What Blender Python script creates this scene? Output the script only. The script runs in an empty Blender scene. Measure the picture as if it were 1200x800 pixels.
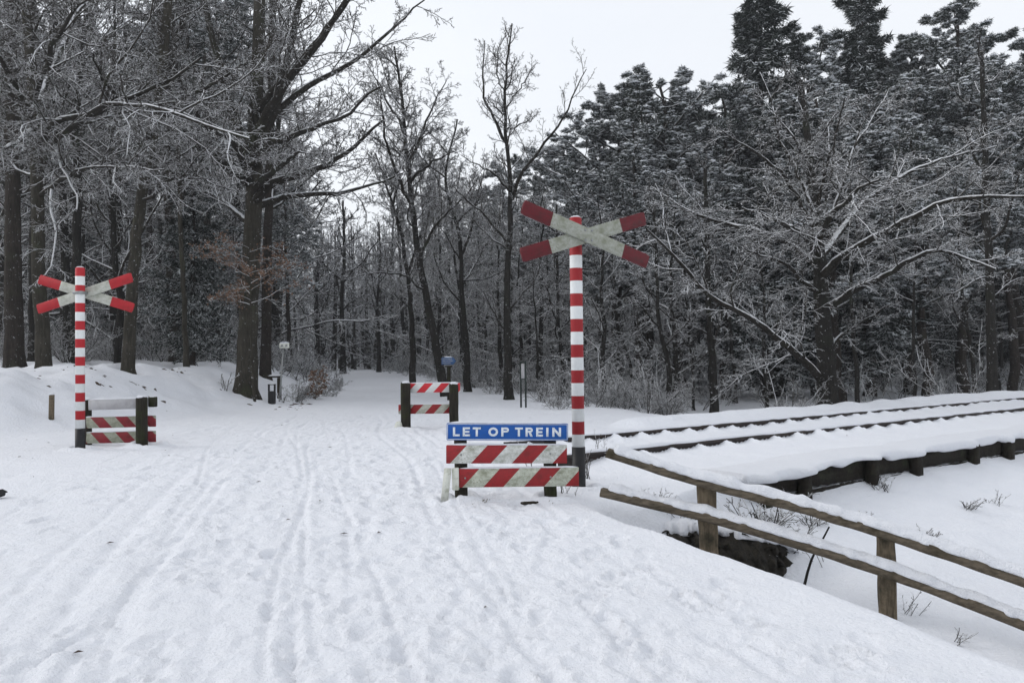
import bpy, math
import numpy as np
from mathutils import Matrix, Vector

SC = bpy.context.scene
COL = SC.collection
R = math.radians

# ------------------------------------------------------------------ camera
F = 940.0            # focal length in pixels of the 1200 px wide photograph
EYE = 1.55
PITCH = math.atan(20 / 940.0)
ROLL = 0.012
cam_d = bpy.data.cameras.new("camera")
cam = bpy.data.objects.new("camera", cam_d)
COL.objects.link(cam)
cam_d.sensor_width = 36.0
cam_d.lens = F / 1200.0 * 36.0
cam_d.clip_start = 0.05
cam_d.clip_end = 2000.0
_f = np.array([0, math.cos(PITCH), math.sin(PITCH)])
_u0 = np.array([0, -math.sin(PITCH), math.cos(PITCH)])
_r0 = np.array([1.0, 0, 0])
_r = _r0 * math.cos(ROLL) - _u0 * math.sin(ROLL)
_u = _r0 * math.sin(ROLL) + _u0 * math.cos(ROLL)
cam.matrix_world = Matrix(((_r[0], _u[0], -_f[0], 0), (_r[1], _u[1], -_f[1], 0),
                           (_r[2], _u[2], -_f[2], EYE), (0, 0, 0, 1)))
SC.camera = cam

# ------------------------------------------------------------------ world
SUN_EL, SUN_AZ = R(32), R(-80)
w = bpy.data.worlds.new("World")
SC.world = w
w.use_nodes = True
nt = w.node_tree
for n in list(nt.nodes):
    nt.nodes.remove(n)
wo = nt.nodes.new("ShaderNodeOutputWorld")
bg = nt.nodes.new("ShaderNodeBackground")
sky = nt.nodes.new("ShaderNodeTexSky")
sky.sky_type = 'NISHITA'
sky.sun_disc = False
sky.sun_elevation = SUN_EL
sky.sun_rotation = SUN_AZ
sky.air_density = 1.0
sky.dust_density = 2.0
hs = nt.nodes.new("ShaderNodeHueSaturation")
hs.inputs['Saturation'].default_value = 0.35
nt.links.new(sky.outputs[0], hs.inputs['Color'])
nt.links.new(hs.outputs[0], bg.inputs[0])
bg.inputs[1].default_value = 0.05
tc = nt.nodes.new("ShaderNodeTexCoord")
mp = nt.nodes.new("ShaderNodeMapping")
mp.inputs['Scale'].default_value = (1.0, 1.0, 2.6)
nz = nt.nodes.new("ShaderNodeTexNoise")
nz.inputs['Scale'].default_value = 1.6
nz.inputs['Detail'].default_value = 3.0
cr = nt.nodes.new("ShaderNodeValToRGB")
cr.color_ramp.elements[0].position = 0.3
cr.color_ramp.elements[0].color = (0.74, 0.77, 0.82, 1)
cr.color_ramp.elements[1].position = 0.7
cr.color_ramp.elements[1].color = (0.80, 0.82, 0.85, 1)
nt.links.new(tc.outputs['Generated'], mp.inputs[0])
nt.links.new(mp.outputs[0], nz.inputs['Vector'])
nt.links.new(nz.outputs['Fac'], cr.inputs[0])
bg2 = nt.nodes.new("ShaderNodeBackground")          # the overcast cloud layer
nt.links.new(cr.outputs[0], bg2.inputs[0])
bg2.inputs[1].default_value = 0.81
ad = nt.nodes.new("ShaderNodeAddShader")
nt.links.new(bg.outputs[0], ad.inputs[0])
nt.links.new(bg2.outputs[0], ad.inputs[1])
nt.links.new(ad.outputs[0], wo.inputs['Surface'])

sd = bpy.data.lights.new("sun", 'SUN')
sd.energy = 0.65
sd.angle = R(20)
sd.color = (1.0, 0.97, 0.93)
so = bpy.data.objects.new("sun", sd)
COL.objects.link(so)
_az = SUN_AZ
sdir = Vector((math.sin(_az) * math.cos(SUN_EL), math.cos(_az) * math.cos(SUN_EL), math.sin(SUN_EL)))
so.rotation_euler = sdir.to_track_quat('Z', 'Y').to_euler()

SC.view_settings.view_transform = 'Standard'
SC.view_settings.look = 'None'
SC.view_settings.exposure = 0.30
SC.view_settings.gamma = 1.0
SC.render.engine = 'CYCLES'
SC.cycles.max_bounces = 5
SC.cycles.diffuse_bounces = 3
SC.cycles.glossy_bounces = 2
SC.cycles.use_denoising = True

rng = np.random.default_rng(11)

# ------------------------------------------------------------------ helpers
def P(px, py, d):
    """world point at world depth y = d seen at pixel (px, py) of the 1200x800 photograph"""
    ray = _f + (px - 600) / F * _r - (py - 400) / F * _u
    return np.array([0, 0, EYE]) + ray * (d / ray[1])

def px_of(p):
    v = np.asarray(p, float) - np.array([0, 0, EYE])
    z = v @ _f
    return 600 + F * (v @ _r) / z, 400 - F * (v @ _u) / z

def sstep(a, b, x):
    t = np.clip((x - a) / (b - a), 0, 1)
    return t * t * (3 - 2 * t)

class MB:
    """collects vertices and faces, builds ONE mesh object"""
    def __init__(s):
        s.V = []; s.Q = []; s.T = []; s.n = 0; s.polys = []
    def add(s, V, Q=None, T=None):
        V = np.asarray(V, float).reshape(-1, 3)
        if Q is not None and len(Q): s.Q.append(np.asarray(Q, np.int64).reshape(-1, 4) + s.n)
        if T is not None and len(T): s.T.append(np.asarray(T, np.int64).reshape(-1, 3) + s.n)
        s.V.append(V); s.n += len(V)
        return s
    def poly(s, V, faces):
        V = np.asarray(V, float).reshape(-1, 3)
        for f in faces: s.polys.append([i + s.n for i in f])
        s.V.append(V); s.n += len(V)
        return s
    def mesh(s, name, mats, smooth=False):
        V = np.concatenate(s.V) if s.V else np.zeros((0, 3))
        me = bpy.data.meshes.new(name)
        Q = np.concatenate(s.Q) if s.Q else np.zeros((0, 4), np.int64)
        T = np.concatenate(s.T) if s.T else np.zeros((0, 3), np.int64)
        pl = np.array([i for f in s.polys for i in f], np.int64)
        pc = np.array([len(f) for f in s.polys], np.int64)
        loops = np.concatenate([Q.ravel(), T.ravel(), pl])
        cnt = np.concatenate([np.full(len(Q), 4), np.full(len(T), 3), pc]).astype(np.int64)
        me.vertices.add(len(V)); me.vertices.foreach_set("co", V.astype(np.float32).ravel())
        me.loops.add(len(loops)); me.loops.foreach_set("vertex_index", loops.astype(np.int32))
        me.polygons.add(len(cnt))
        st = np.concatenate([[0], np.cumsum(cnt)[:-1]]) if len(cnt) else np.zeros(0)
        me.polygons.foreach_set("loop_start", st.astype(np.int32))
        me.polygons.foreach_set("loop_total", cnt.astype(np.int32))
        if getattr(s, 'split', None) is not None:
            mi = np.zeros(len(cnt), np.int32); mi[s.split:] = 1; me.polygons.foreach_set("material_index", mi)
        if smooth: me.polygons.foreach_set("use_smooth", np.ones(len(cnt), bool))
        for m in (mats if isinstance(mats, (list, tuple)) else [mats]): me.materials.append(m)
        me.update(calc_edges=True)
        return me
    def build(s, name, mat, parent=None, smooth=False, loc=None):
        o = bpy.data.objects.new(name, s.mesh(name, mat, smooth))
        COL.objects.link(o)
        if loc is not None: o.location = loc
        if parent is not None: o.parent = parent
        return o
    # primitives
    def box(s, c, size, rot=None, bev=0.0):
        hx, hy, hz = [v / 2 for v in size]
        b = min(bev, hx * .9, hy * .9, hz * .9)
        if b <= 0:
            V = np.array([[x, y, z] for x in (-hx, hx) for y in (-hy, hy) for z in (-hz, hz)])
            fs = [(0, 1, 3, 2), (4, 6, 7, 5), (0, 4, 5, 1), (2, 3, 7, 6), (0, 2, 6, 4), (1, 5, 7, 3)]
        else:
            V = []
            for x in (-1, 1):
                for y in (-1, 1):
                    for z in (-1, 1):
                        V += [[x * (hx - b), y * (hy - b), z * hz], [x * (hx - b), y * hy, z * (hz - b)], [x * hx, y * (hy - b), z * (hz - b)]]
            V = np.array(V)
            def i(x, y, z, k): return ((x > 0) * 4 + (y > 0) * 2 + (z > 0)) * 3 + k
            fs = []
            for z in (-1, 1): fs.append([i(-1, -1, z, 0), i(1, -1, z, 0), i(1, 1, z, 0), i(-1, 1, z, 0)][::z])
            for y in (-1, 1): fs.append([i(-1, y, -1, 1), i(-1, y, 1, 1), i(1, y, 1, 1), i(1, y, -1, 1)][::y])
            for x in (-1, 1): fs.append([i(x, -1, -1, 2), i(x, 1, -1, 2), i(x, 1, 1, 2), i(x, -1, 1, 2)][::x])
            for x in (-1, 1):
                for y in (-1, 1):
                    fs.append([i(x, y, -1, 1), i(x, y, -1, 2), i(x, y, 1, 2), i(x, y, 1, 1)][::-x * y])
                for z in (-1, 1):
                    fs.append([i(x, -1, z, 0), i(x, 1, z, 0), i(x, 1, z, 2), i(x, -1, z, 2)][::-x * z])
            for y in (-1, 1):
                for z in (-1, 1):
                    fs.append([i(-1, y, z, 0), i(-1, y, z, 1), i(1, y, z, 1), i(1, y, z, 0)][::-y * z])
            for x in (-1, 1):
                for y in (-1, 1):
                    for z in (-1, 1):
                        fs.append([i(x, y, z, 0), i(x, y, z, 1), i(x, y, z, 2)][::-x * y * z])
            fs = [list(f) for f in fs]
        if rot is not None: V = V @ np.asarray(rot).T
        return s.poly(V + np.asarray(c, float), fs)

def tangents(Pth):
    t = np.gradient(Pth, axis=1)
    return t / np.maximum(np.linalg.norm(t, axis=2, keepdims=True), 1e-9)

def sweep(mb, Pth, Rad, sides=4, cap=False, flat=1.0):
    """tubes along many paths at once: Pth (N,K,3), Rad (N,K)"""
    Pth = np.asarray(Pth, float); Rad = np.asarray(Rad, float)
    if Pth.ndim == 2: Pth = Pth[None]; Rad = Rad[None]
    N, K, _ = Pth.shape
    t = tangents(Pth)
    ref = np.zeros_like(t); ref[..., 2] = 1
    steep = np.abs(t.mean(axis=1)[:, 2]) > 0.9
    ref[steep] = (1, 0, 0)
    rt = np.cross(t, ref); rt /= np.maximum(np.linalg.norm(rt, axis=2, keepdims=True), 1e-9)
    up = np.cross(rt, t)
    a = np.arange(sides) * 2 * np.pi / sides
    ring = (up[:, :, None, :] * np.cos(a)[None, None, :, None] * flat + rt[:, :, None, :] * np.sin(a)[None, None, :, None])
    V = Pth[:, :, None, :] + ring * Rad[:, :, None, None]
    base = (np.arange(N) * K * sides)[:, None, None] + (np.arange(K - 1) * sides)[None, :, None]
    j = np.arange(sides); jn = (j + 1) % sides
    q = np.stack([base + j, base + jn, base + sides + jn, base + sides + j], axis=-1)
    mb.add(V, Q=q)
    if cap:
        for n_ in range(N):
            o = mb.n - N * K * sides + n_ * K * sides
            mb.polys.append(list(range(o, o + sides))[::-1])
            mb.polys.append(list(range(o + (K - 1) * sides, o + K * sides)))
    return mb

def resample(pts, K):
    pts = np.asarray(pts, float)
    seg = np.linalg.norm(np.diff(pts, axis=0), axis=1)
    s = np.concatenate([[0], np.cumsum(seg)]); u = np.linspace(0, s[-1], K)
    # catmull-like smoothing by dense linear + box filter
    out = np.stack([np.interp(u, s, pts[:, k]) for k in range(3)], axis=1)
    for _ in range(2):
        m = out.copy(); m[1:-1] = (out[:-2] + 2 * out[1:-1] + out[2:]) / 4; out = m
    return out

def spawn(Pth, Rad, m, t0, t1, ang, lr, K, up=0.0, wig=0.1, rr=0.02, flat=1.0, rmin=0.005, L=None, shape=None, rend=0.4, g=None):
    g = g or rng
    N, K0, _ = Pth.shape
    t = t0 + (t1 - t0) * (np.arange(m)[None, :] + g.random((N, m))) / m
    x = t * (K0 - 1); i = np.clip(x.astype(int), 0, K0 - 2); f = (x - i)[..., None]
    n = np.arange(N)[:, None]
    pos = Pth[n, i] * (1 - f) + Pth[n, i + 1] * f
    tan = Pth[n, i + 1] - Pth[n, i]; tan /= np.maximum(np.linalg.norm(tan, axis=2, keepdims=True), 1e-9)
    rad = Rad[n, i] * (1 - f[..., 0]) + Rad[n, i + 1] * f[..., 0]
    Lp = np.linalg.norm(np.diff(Pth, axis=1), axis=2).sum(1)[:, None]
    phi = (np.arange(m)[None, :] * 2.4 + g.random((N, 1)) * 6.28) + g.normal(0, .5, (N, m))
    ref = np.zeros_like(tan); ref[..., 2] = 1
    st = np.abs(tan[..., 2]) > 0.95; ref[st] = (1, 0, 0)
    u = np.cross(tan, ref); u /= np.linalg.norm(u, axis=2, keepdims=True)
    v = np.cross(u, tan)
    a = ang * g.uniform(.75, 1.25, (N, m))
    d = np.cos(a)[..., None] * tan + np.sin(a)[..., None] * (np.cos(phi)[..., None] * u + np.sin(phi)[..., None] * v)
    d[..., 2] *= flat
    d /= np.linalg.norm(d, axis=2, keepdims=True)
    sh = shape(t) if shape else (1 - .6 * t)
    ln = (L if L is not None else Lp * lr) * sh * g.uniform(.6, 1.25, (N, m))
    p = pos.reshape(-1, 3); d = d.reshape(-1, 3); ln = ln.reshape(-1)
    out = [p]
    for k in range(1, K):
        d = d + g.normal(0, wig, d.shape); d[:, 2] += up
        d /= np.linalg.norm(d, axis=1, keepdims=True)
        p = p + d * (ln / (K - 1))[:, None]
        out.append(p)
    Pc = np.stack(out, axis=1)
    r0 = np.minimum(rad.reshape(-1) * .75, rr * ln + rmin)
    r0 = np.maximum(r0, rmin)
    Rc = np.maximum(r0[:, None] * np.linspace(1, rend, K)[None, :], rmin * .7)
    return Pc, Rc

def new_empty(name, loc, rz=0.0):
    o = bpy.data.objects.new(name, None)
    o.empty_display_size = .2
    COL.objects.link(o); o.location = loc; o.rotation_euler = (0, 0, rz)
    return o

def tag(o, label=None, cat=None, group=None, kind=None):
    if label: o["label"] = label
    if cat: o["category"] = cat
    if group: o["group"] = group
    if kind: o["kind"] = kind
    return o

def copy_tree(o, parent=None):
    c = o.copy(); COL.objects.link(c); c.parent = parent
    for ch in list(o.children): copy_tree(ch, c)
    return c

# ------------------------------------------------------------------ materials
def mat(name):
    m = bpy.data.materials.new(name); m.use_nodes = True
    n = m.node_tree; b = n.nodes["Principled BSDF"]
    return m, n, b

def N(n, typ, **kw):
    x = n.nodes.new(typ)
    for k, v in kw.items():
        if isinstance(k, str) and hasattr(x, k): setattr(x, k, v)
        else: x.inputs[k].default_value = v
    return x

def mathn(n, op, a, b=None, c=None, clamp=False):
    x = n.nodes.new("ShaderNodeMath"); x.operation = op; x.use_clamp = clamp
    for i, v in enumerate((a, b, c)):
        if v is None: continue
        if isinstance(v, (int, float)): x.inputs[i].default_value = v
        else: n.links.new(v, x.inputs[i])
    return x.outputs[0]

def mixc(n, fac, a, b):
    x = n.nodes.new("ShaderNodeMix"); x.data_type = 'RGBA'
    if isinstance(fac, (int, float)): x.inputs[0].default_value = fac
    else: n.links.new(fac, x.inputs[0])
    for i, v in ((6, a), (7, b)):
        if isinstance(v, tuple): x.inputs[i].default_value = v if len(v) == 4 else v + (1,)
        else: n.links.new(v, x.inputs[i])
    return x.outputs[2]

def noise(n, scale, detail=4, rough=.6, vec=None, stretch=None, coord='Object'):
    t = n.nodes.new("ShaderNodeTexCoord"); v = t.outputs[coord]
    if stretch:
        m_ = n.nodes.new("ShaderNodeMapping"); m_.inputs['Scale'].default_value = stretch
        n.links.new(v, m_.inputs[0]); v = m_.outputs[0]
    x = n.nodes.new("ShaderNodeTexNoise"); x.inputs['Scale'].default_value = scale
    x.inputs['Detail'].default_value = detail; x.inputs['Roughness'].default_value = rough
    n.links.new(v, x.inputs['Vector'])
    return x.outputs['Fac']

def bump(n, b, h, strength=.5, dist=.02):
    x = n.nodes.new("ShaderNodeBump"); x.inputs['Strength'].default_value = strength; x.inputs['Distance'].default_value = dist
    n.links.new(h, x.inputs['Height']); n.links.new(x.outputs[0], b.inputs['Normal'])

def ramp(n, f, a, b):
    return mathn(n, 'MULTIPLY', mathn(n, 'SUBTRACT', f, a), 1.0 / (b - a), clamp=True)

SNOW = (0.81, 0.825, 0.865, 1)

def snow_mat(name, scale=1.0, tint=SNOW):
    m, n, b = mat(name)
    n1 = noise(n, 38 / scale, 5, .65)
    n2 = noise(n, 7 / scale, 3, .6)
    c = mixc(n, ramp(n, n2, .3, .7), (tint[0] * .965, tint[1] * .97, tint[2] * .98, 1), tint)
    n.links.new(c, b.inputs['Base Color'])
    b.inputs['Roughness'].default_value = .75
    b.inputs['Specular IOR Level'].default_value = .25
    bump(n, b, mathn(n, 'ADD', mathn(n, 'MULTIPLY', n1, .9), n2), .8, .03)
    return m

def up_snow(n, lo, hi, nscale=6, namp=.5, namp2=.0):
    """snow lying on the faces that look upward"""
    g = n.nodes.new("ShaderNodeNewGeometry"); s = n.nodes.new("ShaderNodeSeparateXYZ")
    n.links.new(g.outputs['Normal'], s.inputs[0])
    z = mathn(n, 'ADD', s.outputs['Z'], mathn(n, 'MULTIPLY', mathn(n, 'SUBTRACT', noise(n, nscale, 2), .5), namp))
    return ramp(n, z, lo, hi)

def bark_mat(name, c1, c2, lo=.25, hi=.45, namp=.6, snow=(0.78, 0.80, 0.83, 1), nscale=5):
    m, n, b = mat(name)
    k = noise(n, 26, 6, .75, stretch=(1, 1, .16))
    base = mixc(n, ramp(n, k, .36, .62), c1, c2)
    base = mixc(n, ramp(n, noise(n, 2.2, 4, .65), .35, .7), base, (c1[0] * 1.3, c1[1] * 1.3, c1[2] * 1.2, 1))
    moss = noise(n, 1.3, 3, .6)
    base = mixc(n, ramp(n, moss, .55, .8), base, (c2[0] * .8, c2[1] * 1.05, c2[2] * .7, 1))
    f = up_snow(n, lo, hi, nscale, namp)
    f = mathn(n, 'MAXIMUM', f, mathn(n, 'MULTIPLY', ramp(n, noise(n, 15, 4, .7), .64, .69), .75))
    c = mixc(n, f, base, snow)
    n.links.new(c, b.inputs['Base Color'])
    b.inputs['Roughness'].default_value = .9
    b.inputs['Specular IOR Level'].default_value = .15
    bump(n, b, k, 1.0, .06)
    return m

M = {}
M['snow'] = snow_mat("snow_cover")
M['snow_cap'] = snow_mat("snow_lump", .5)
M['bark'] = bark_mat("bark", (0.024, 0.022, 0.018, 1), (0.085, 0.076, 0.060, 1), lo=.62, hi=.8)
M['bark_dark'] = bark_mat("bark_dark", (0.014, 0.013, 0.012, 1), (0.045, 0.041, 0.036, 1), lo=.5, hi=.7)
M['bark_pine'] = bark_mat("bark_pine", (0.020, 0.017, 0.015, 1), (0.062, 0.050, 0.042, 1), lo=.55, hi=.75)
M['twig'] = bark_mat("twig_snow", (0.030, 0.026, 0.022, 1), (0.055, 0.048, 0.04, 1), lo=.02, hi=.18, namp=.8, nscale=9, snow=(0.86, 0.87, 0.89, 1))
M['limb'] = bark_mat("limb_bark", (0.016, 0.014, 0.012, 1), (0.045, 0.039, 0.032, 1), lo=.52, hi=.68, namp=.7)
M['limb_snowy'] = bark_mat("limb_bark_snowy", (0.016, 0.014, 0.012, 1), (0.045, 0.039, 0.032, 1), lo=.22, hi=.36, namp=.9, snow=(0.84, 0.85, 0.87, 1))
M['twig_bare'] = bark_mat("twig_light_snow", (0.035, 0.03, 0.026, 1), (0.07, 0.06, 0.05, 1), lo=.15, hi=.4, namp=1.1, nscale=9)

def needle_mat(name, c1, c2, lo, hi, namp, bias_noise=1.1):
    m, n, b = mat(name)
    k = noise(n, bias_noise, 3, .6)
    base = mixc(n, ramp(n, k, .35, .65), c1, c2)
    g = n.nodes.new("ShaderNodeNewGeometry"); s = n.nodes.new("ShaderNodeSeparateXYZ")
    n.links.new(g.outputs['True Normal'], s.inputs[0])
    z = mathn(n, 'ADD', s.outputs['Z'], mathn(n, 'MULTIPLY', mathn(n, 'SUBTRACT', noise(n, .55, 5, .72), .5), namp * 1.3))
    c = mixc(n, ramp(n, z, lo, hi), base, (0.74, 0.77, 0.79, 1))
    n.links.new(c, b.inputs['Base Color'])
    b.inputs['Roughness'].default_value = .8
    b.inputs['Specular IOR Level'].default_value = .2
    return m
M['needle'] = needle_mat("pine_needles", (0.016, 0.022, 0.018, 1), (0.036, 0.044, 0.034, 1), .12, .55, 1.5)
M['spruce'] = needle_mat("spruce_needles", (0.010, 0.016, 0.013, 1), (0.024, 0.031, 0.024, 1), .35, .75, 1.5)
M['dead_leaf'] = needle_mat("dead_leaves", (0.13, 0.078, 0.052, 1), (0.22, 0.135, 0.092, 1), .7, .95, .8)
M['dead_grass'] = needle_mat("dead_grass", (0.10, 0.08, 0.05, 1), (0.2, 0.16, 0.1, 1), .55, .8, 1.0)

def wood_mat(name, c1, c2, snow=True, dirt=(0.03, 0.035, 0.02, 1), stretch=(1.2, 14, 14)):
    m, n, b = mat(name)
    k = noise(n, 3.5, 5, .65, stretch=stretch)
    base = mixc(n, ramp(n, k, .3, .7), c1, c2)
    base = mixc(n, ramp(n, noise(n, 4, 4, .7), .5, .72), base, dirt)
    if snow: base = mixc(n, up_snow(n, .75, .9, 30, .5), base, SNOW)
    n.links.new(base, b.inputs['Base Color'])
    b.inputs['Roughness'].default_value = .85
    b.inputs['Specular IOR Level'].default_value = .15
    bump(n, b, k, .7, .015)
    return m
M['wood'] = wood_mat("weathered_wood", (0.07, 0.055, 0.038, 1), (0.19, 0.15, 0.105, 1))
M['wood_dark'] = wood_mat("dark_wet_wood", (0.016, 0.013, 0.010, 1), (0.045, 0.036, 0.026, 1), stretch=(14, 14, 1.5))
M['post'] = wood_mat("mossy_post", (0.010, 0.009, 0.007, 1), (0.032, 0.028, 0.021, 1), dirt=(0.030, 0.038, 0.012, 1), stretch=(14, 14, 1.5))
M['wall_wood'] = wood_mat("sleeper_wood", (0.007, 0.006, 0.005, 1), (0.024, 0.019, 0.014, 1), stretch=(1.5, 12, 12))

def simple(name, c, rough=.5, metal=0, dirt=None, dscale=9, dlo=.5, dhi=.75, b_=0):
    m, n, b = mat(name)
    col = None
    if dirt:
        col = mixc(n, ramp(n, noise(n, dscale, 5, .7), dlo, dhi), c, dirt)
        n.links.new(col, b.inputs['Base Color'])
    else: b.inputs['Base Color'].default_value = c
    b.inputs['Roughness'].default_value = rough; b.inputs['Metallic'].default_value = metal
    b.inputs['Specular IOR Level'].default_value = .3
    if b_: bump(n, b, noise(n, dscale * 2, 4), b_, .01)
    return m
RED = (0.30, 0.021, 0.025, 1)
WHITE = (0.66, 0.67, 0.65, 1)
M['rail'] = simple("rusty_rail", (0.022, 0.016, 0.014, 1), .6, 0, (0.05, 0.03, 0.02, 1), 12)
M['black'] = simple("black_paint", (0.010, 0.010, 0.012, 1), .5, 0, (0.03, 0.03, 0.028, 1), 9)
M['blue'] = simple("blue_enamel", (0.006, 0.08, 0.33, 1), .55, 0, (0.012, 0.08, 0.26, 1), 12)
M['white'] = simple("white_letter", (0.70, 0.74, 0.78, 1), .4, 0, (0.5, 0.55, 0.6, 1), 30)
M['metal'] = simple("galvanised_metal", (0.30, 0.31, 0.31, 1), .45, .6, (0.2, 0.2, 0.19, 1), 20)
M['green_metal'] = simple("dark_green_metal", (0.012, 0.022, 0.018, 1), .45, .0)
M['board_back'] = simple("grey_board", (0.42, 0.42, 0.43, 1), .6, 0, (0.30, 0.29, 0.30, 1), 5, .45, .7)
M['dirty_white'] = simple("dirty_white_paint", (0.62, 0.63, 0.57, 1), .7, 0, (0.25, 0.27, 0.17, 1), 14, .5, .75, .2)
M['soil'] = simple("bare_soil", (0.016, 0.013, 0.010, 1), .95, 0, (0.045, 0.036, 0.026, 1), 12, .4, .7, .6)
M['litter'] = simple("leaf_litter", (0.05, 0.03, 0.02, 1), .95, 0, (0.10, 0.065, 0.04, 1), 9)

def stripe_mat(name, kind, a, period, offs=0.0, duty=.5, slope=0.93, red=RED, white=WHITE, grime=.5):
    """kind 'z': horizontal bands (pole); 'd': slanted; 'x': red beyond |x| > a (cross arm)"""
    m, n, b = mat(name)
    t = n.nodes.new("ShaderNodeTexCoord"); s = n.nodes.new("ShaderNodeSeparateXYZ")
    n.links.new(t.outputs['Object'], s.inputs[0])
    if kind == 'z': u = mathn(n, 'DIVIDE', mathn(n, 'SUBTRACT', s.outputs['Z'], offs), period)
    elif kind == 'd':
        u = mathn(n, 'DIVIDE', mathn(n, 'SUBTRACT', mathn(n, 'SUBTRACT', s.outputs['X'], mathn(n, 'MULTIPLY', s.outputs['Z'], slope)), offs), period)
    if kind == 'x': f = mathn(n, 'GREATER_THAN', mathn(n, 'ABSOLUTE', s.outputs['X']), a)
    else: f = mathn(n, 'LESS_THAN', mathn(n, 'FRACT', u), duty)
    dirt = ramp(n, noise(n, 9, 6, .8, stretch=(1, 1, 1.6)), .42, .66)
    dirt2 = ramp(n, noise(n, 55, 5, .75), .50, .64)
    dd = mathn(n, 'MAXIMUM', mathn(n, 'MULTIPLY', dirt, grime), mathn(n, 'MULTIPLY', dirt2, grime * .8))
    wcol = mixc(n, dd, white, (0.17, 0.18, 0.12, 1))
    rcol = mixc(n, mathn(n, 'MULTIPLY', dd, .7), red, (red[0] * .35, .022, .02, 1))
    n.links.new(mixc(n, f, wcol, rcol), b.inputs['Base Color'])
    b.inputs['Roughness'].default_value = .6
    b.inputs['Specular IOR Level'].default_value = .25
    return m

# ------------------------------------------------------------------ terrain
TD = np.array([0.811, 0.585])            # direction of the track
TN = np.array([-0.585, 0.811])           # away from the camera
NA, NB = 7.86, 6.42                      # perpendicular distance of far and near rail
RAIL_Z = 0.55
PIT_X, PIT_Y, PIT_D = 1.7, 6.45, .32     # hollow washed out in front of the bank edge

def hash_noise(x, y, seed=0):
    xi = np.floor(x).astype(np.int64); yi = np.floor(y).astype(np.int64)
    xf = x - xi; yf = y - yi
    def h(a, b):
        v = (a * 374761393 + b * 668265263 + seed * 974634777) & 0x7fffffff
        v = ((v ^ (v >> 13)) * 1274126177) & 0x7fffffff
        v = v ^ (v >> 16)
        return (v & 0xffff) / 65535.0
    u = xf * xf * (3 - 2 * xf); v = yf * yf * (3 - 2 * yf)
    return (h(xi, yi) * (1 - u) + h(xi + 1, yi) * u) * (1 - v) + (h(xi, yi + 1) * (1 - u) + h(xi + 1, yi + 1) * u) * v - .5

PC_Y = [-10, 4, 13, 22, 45, 60, 100]
PC_X = [3.5, -.6, -2.9, -4.6, -9.6, -13.5, -25]
FB_Y = [-10, 4, 8, 12, 14, 18.5, 22, 26, 32, 45, 60, 100]
FB_X = [-20, -14, -10.5, -7.9, -6.7, -5.7, -5.9, -6.3, -7.2, -10.6, -15, -28]

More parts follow.
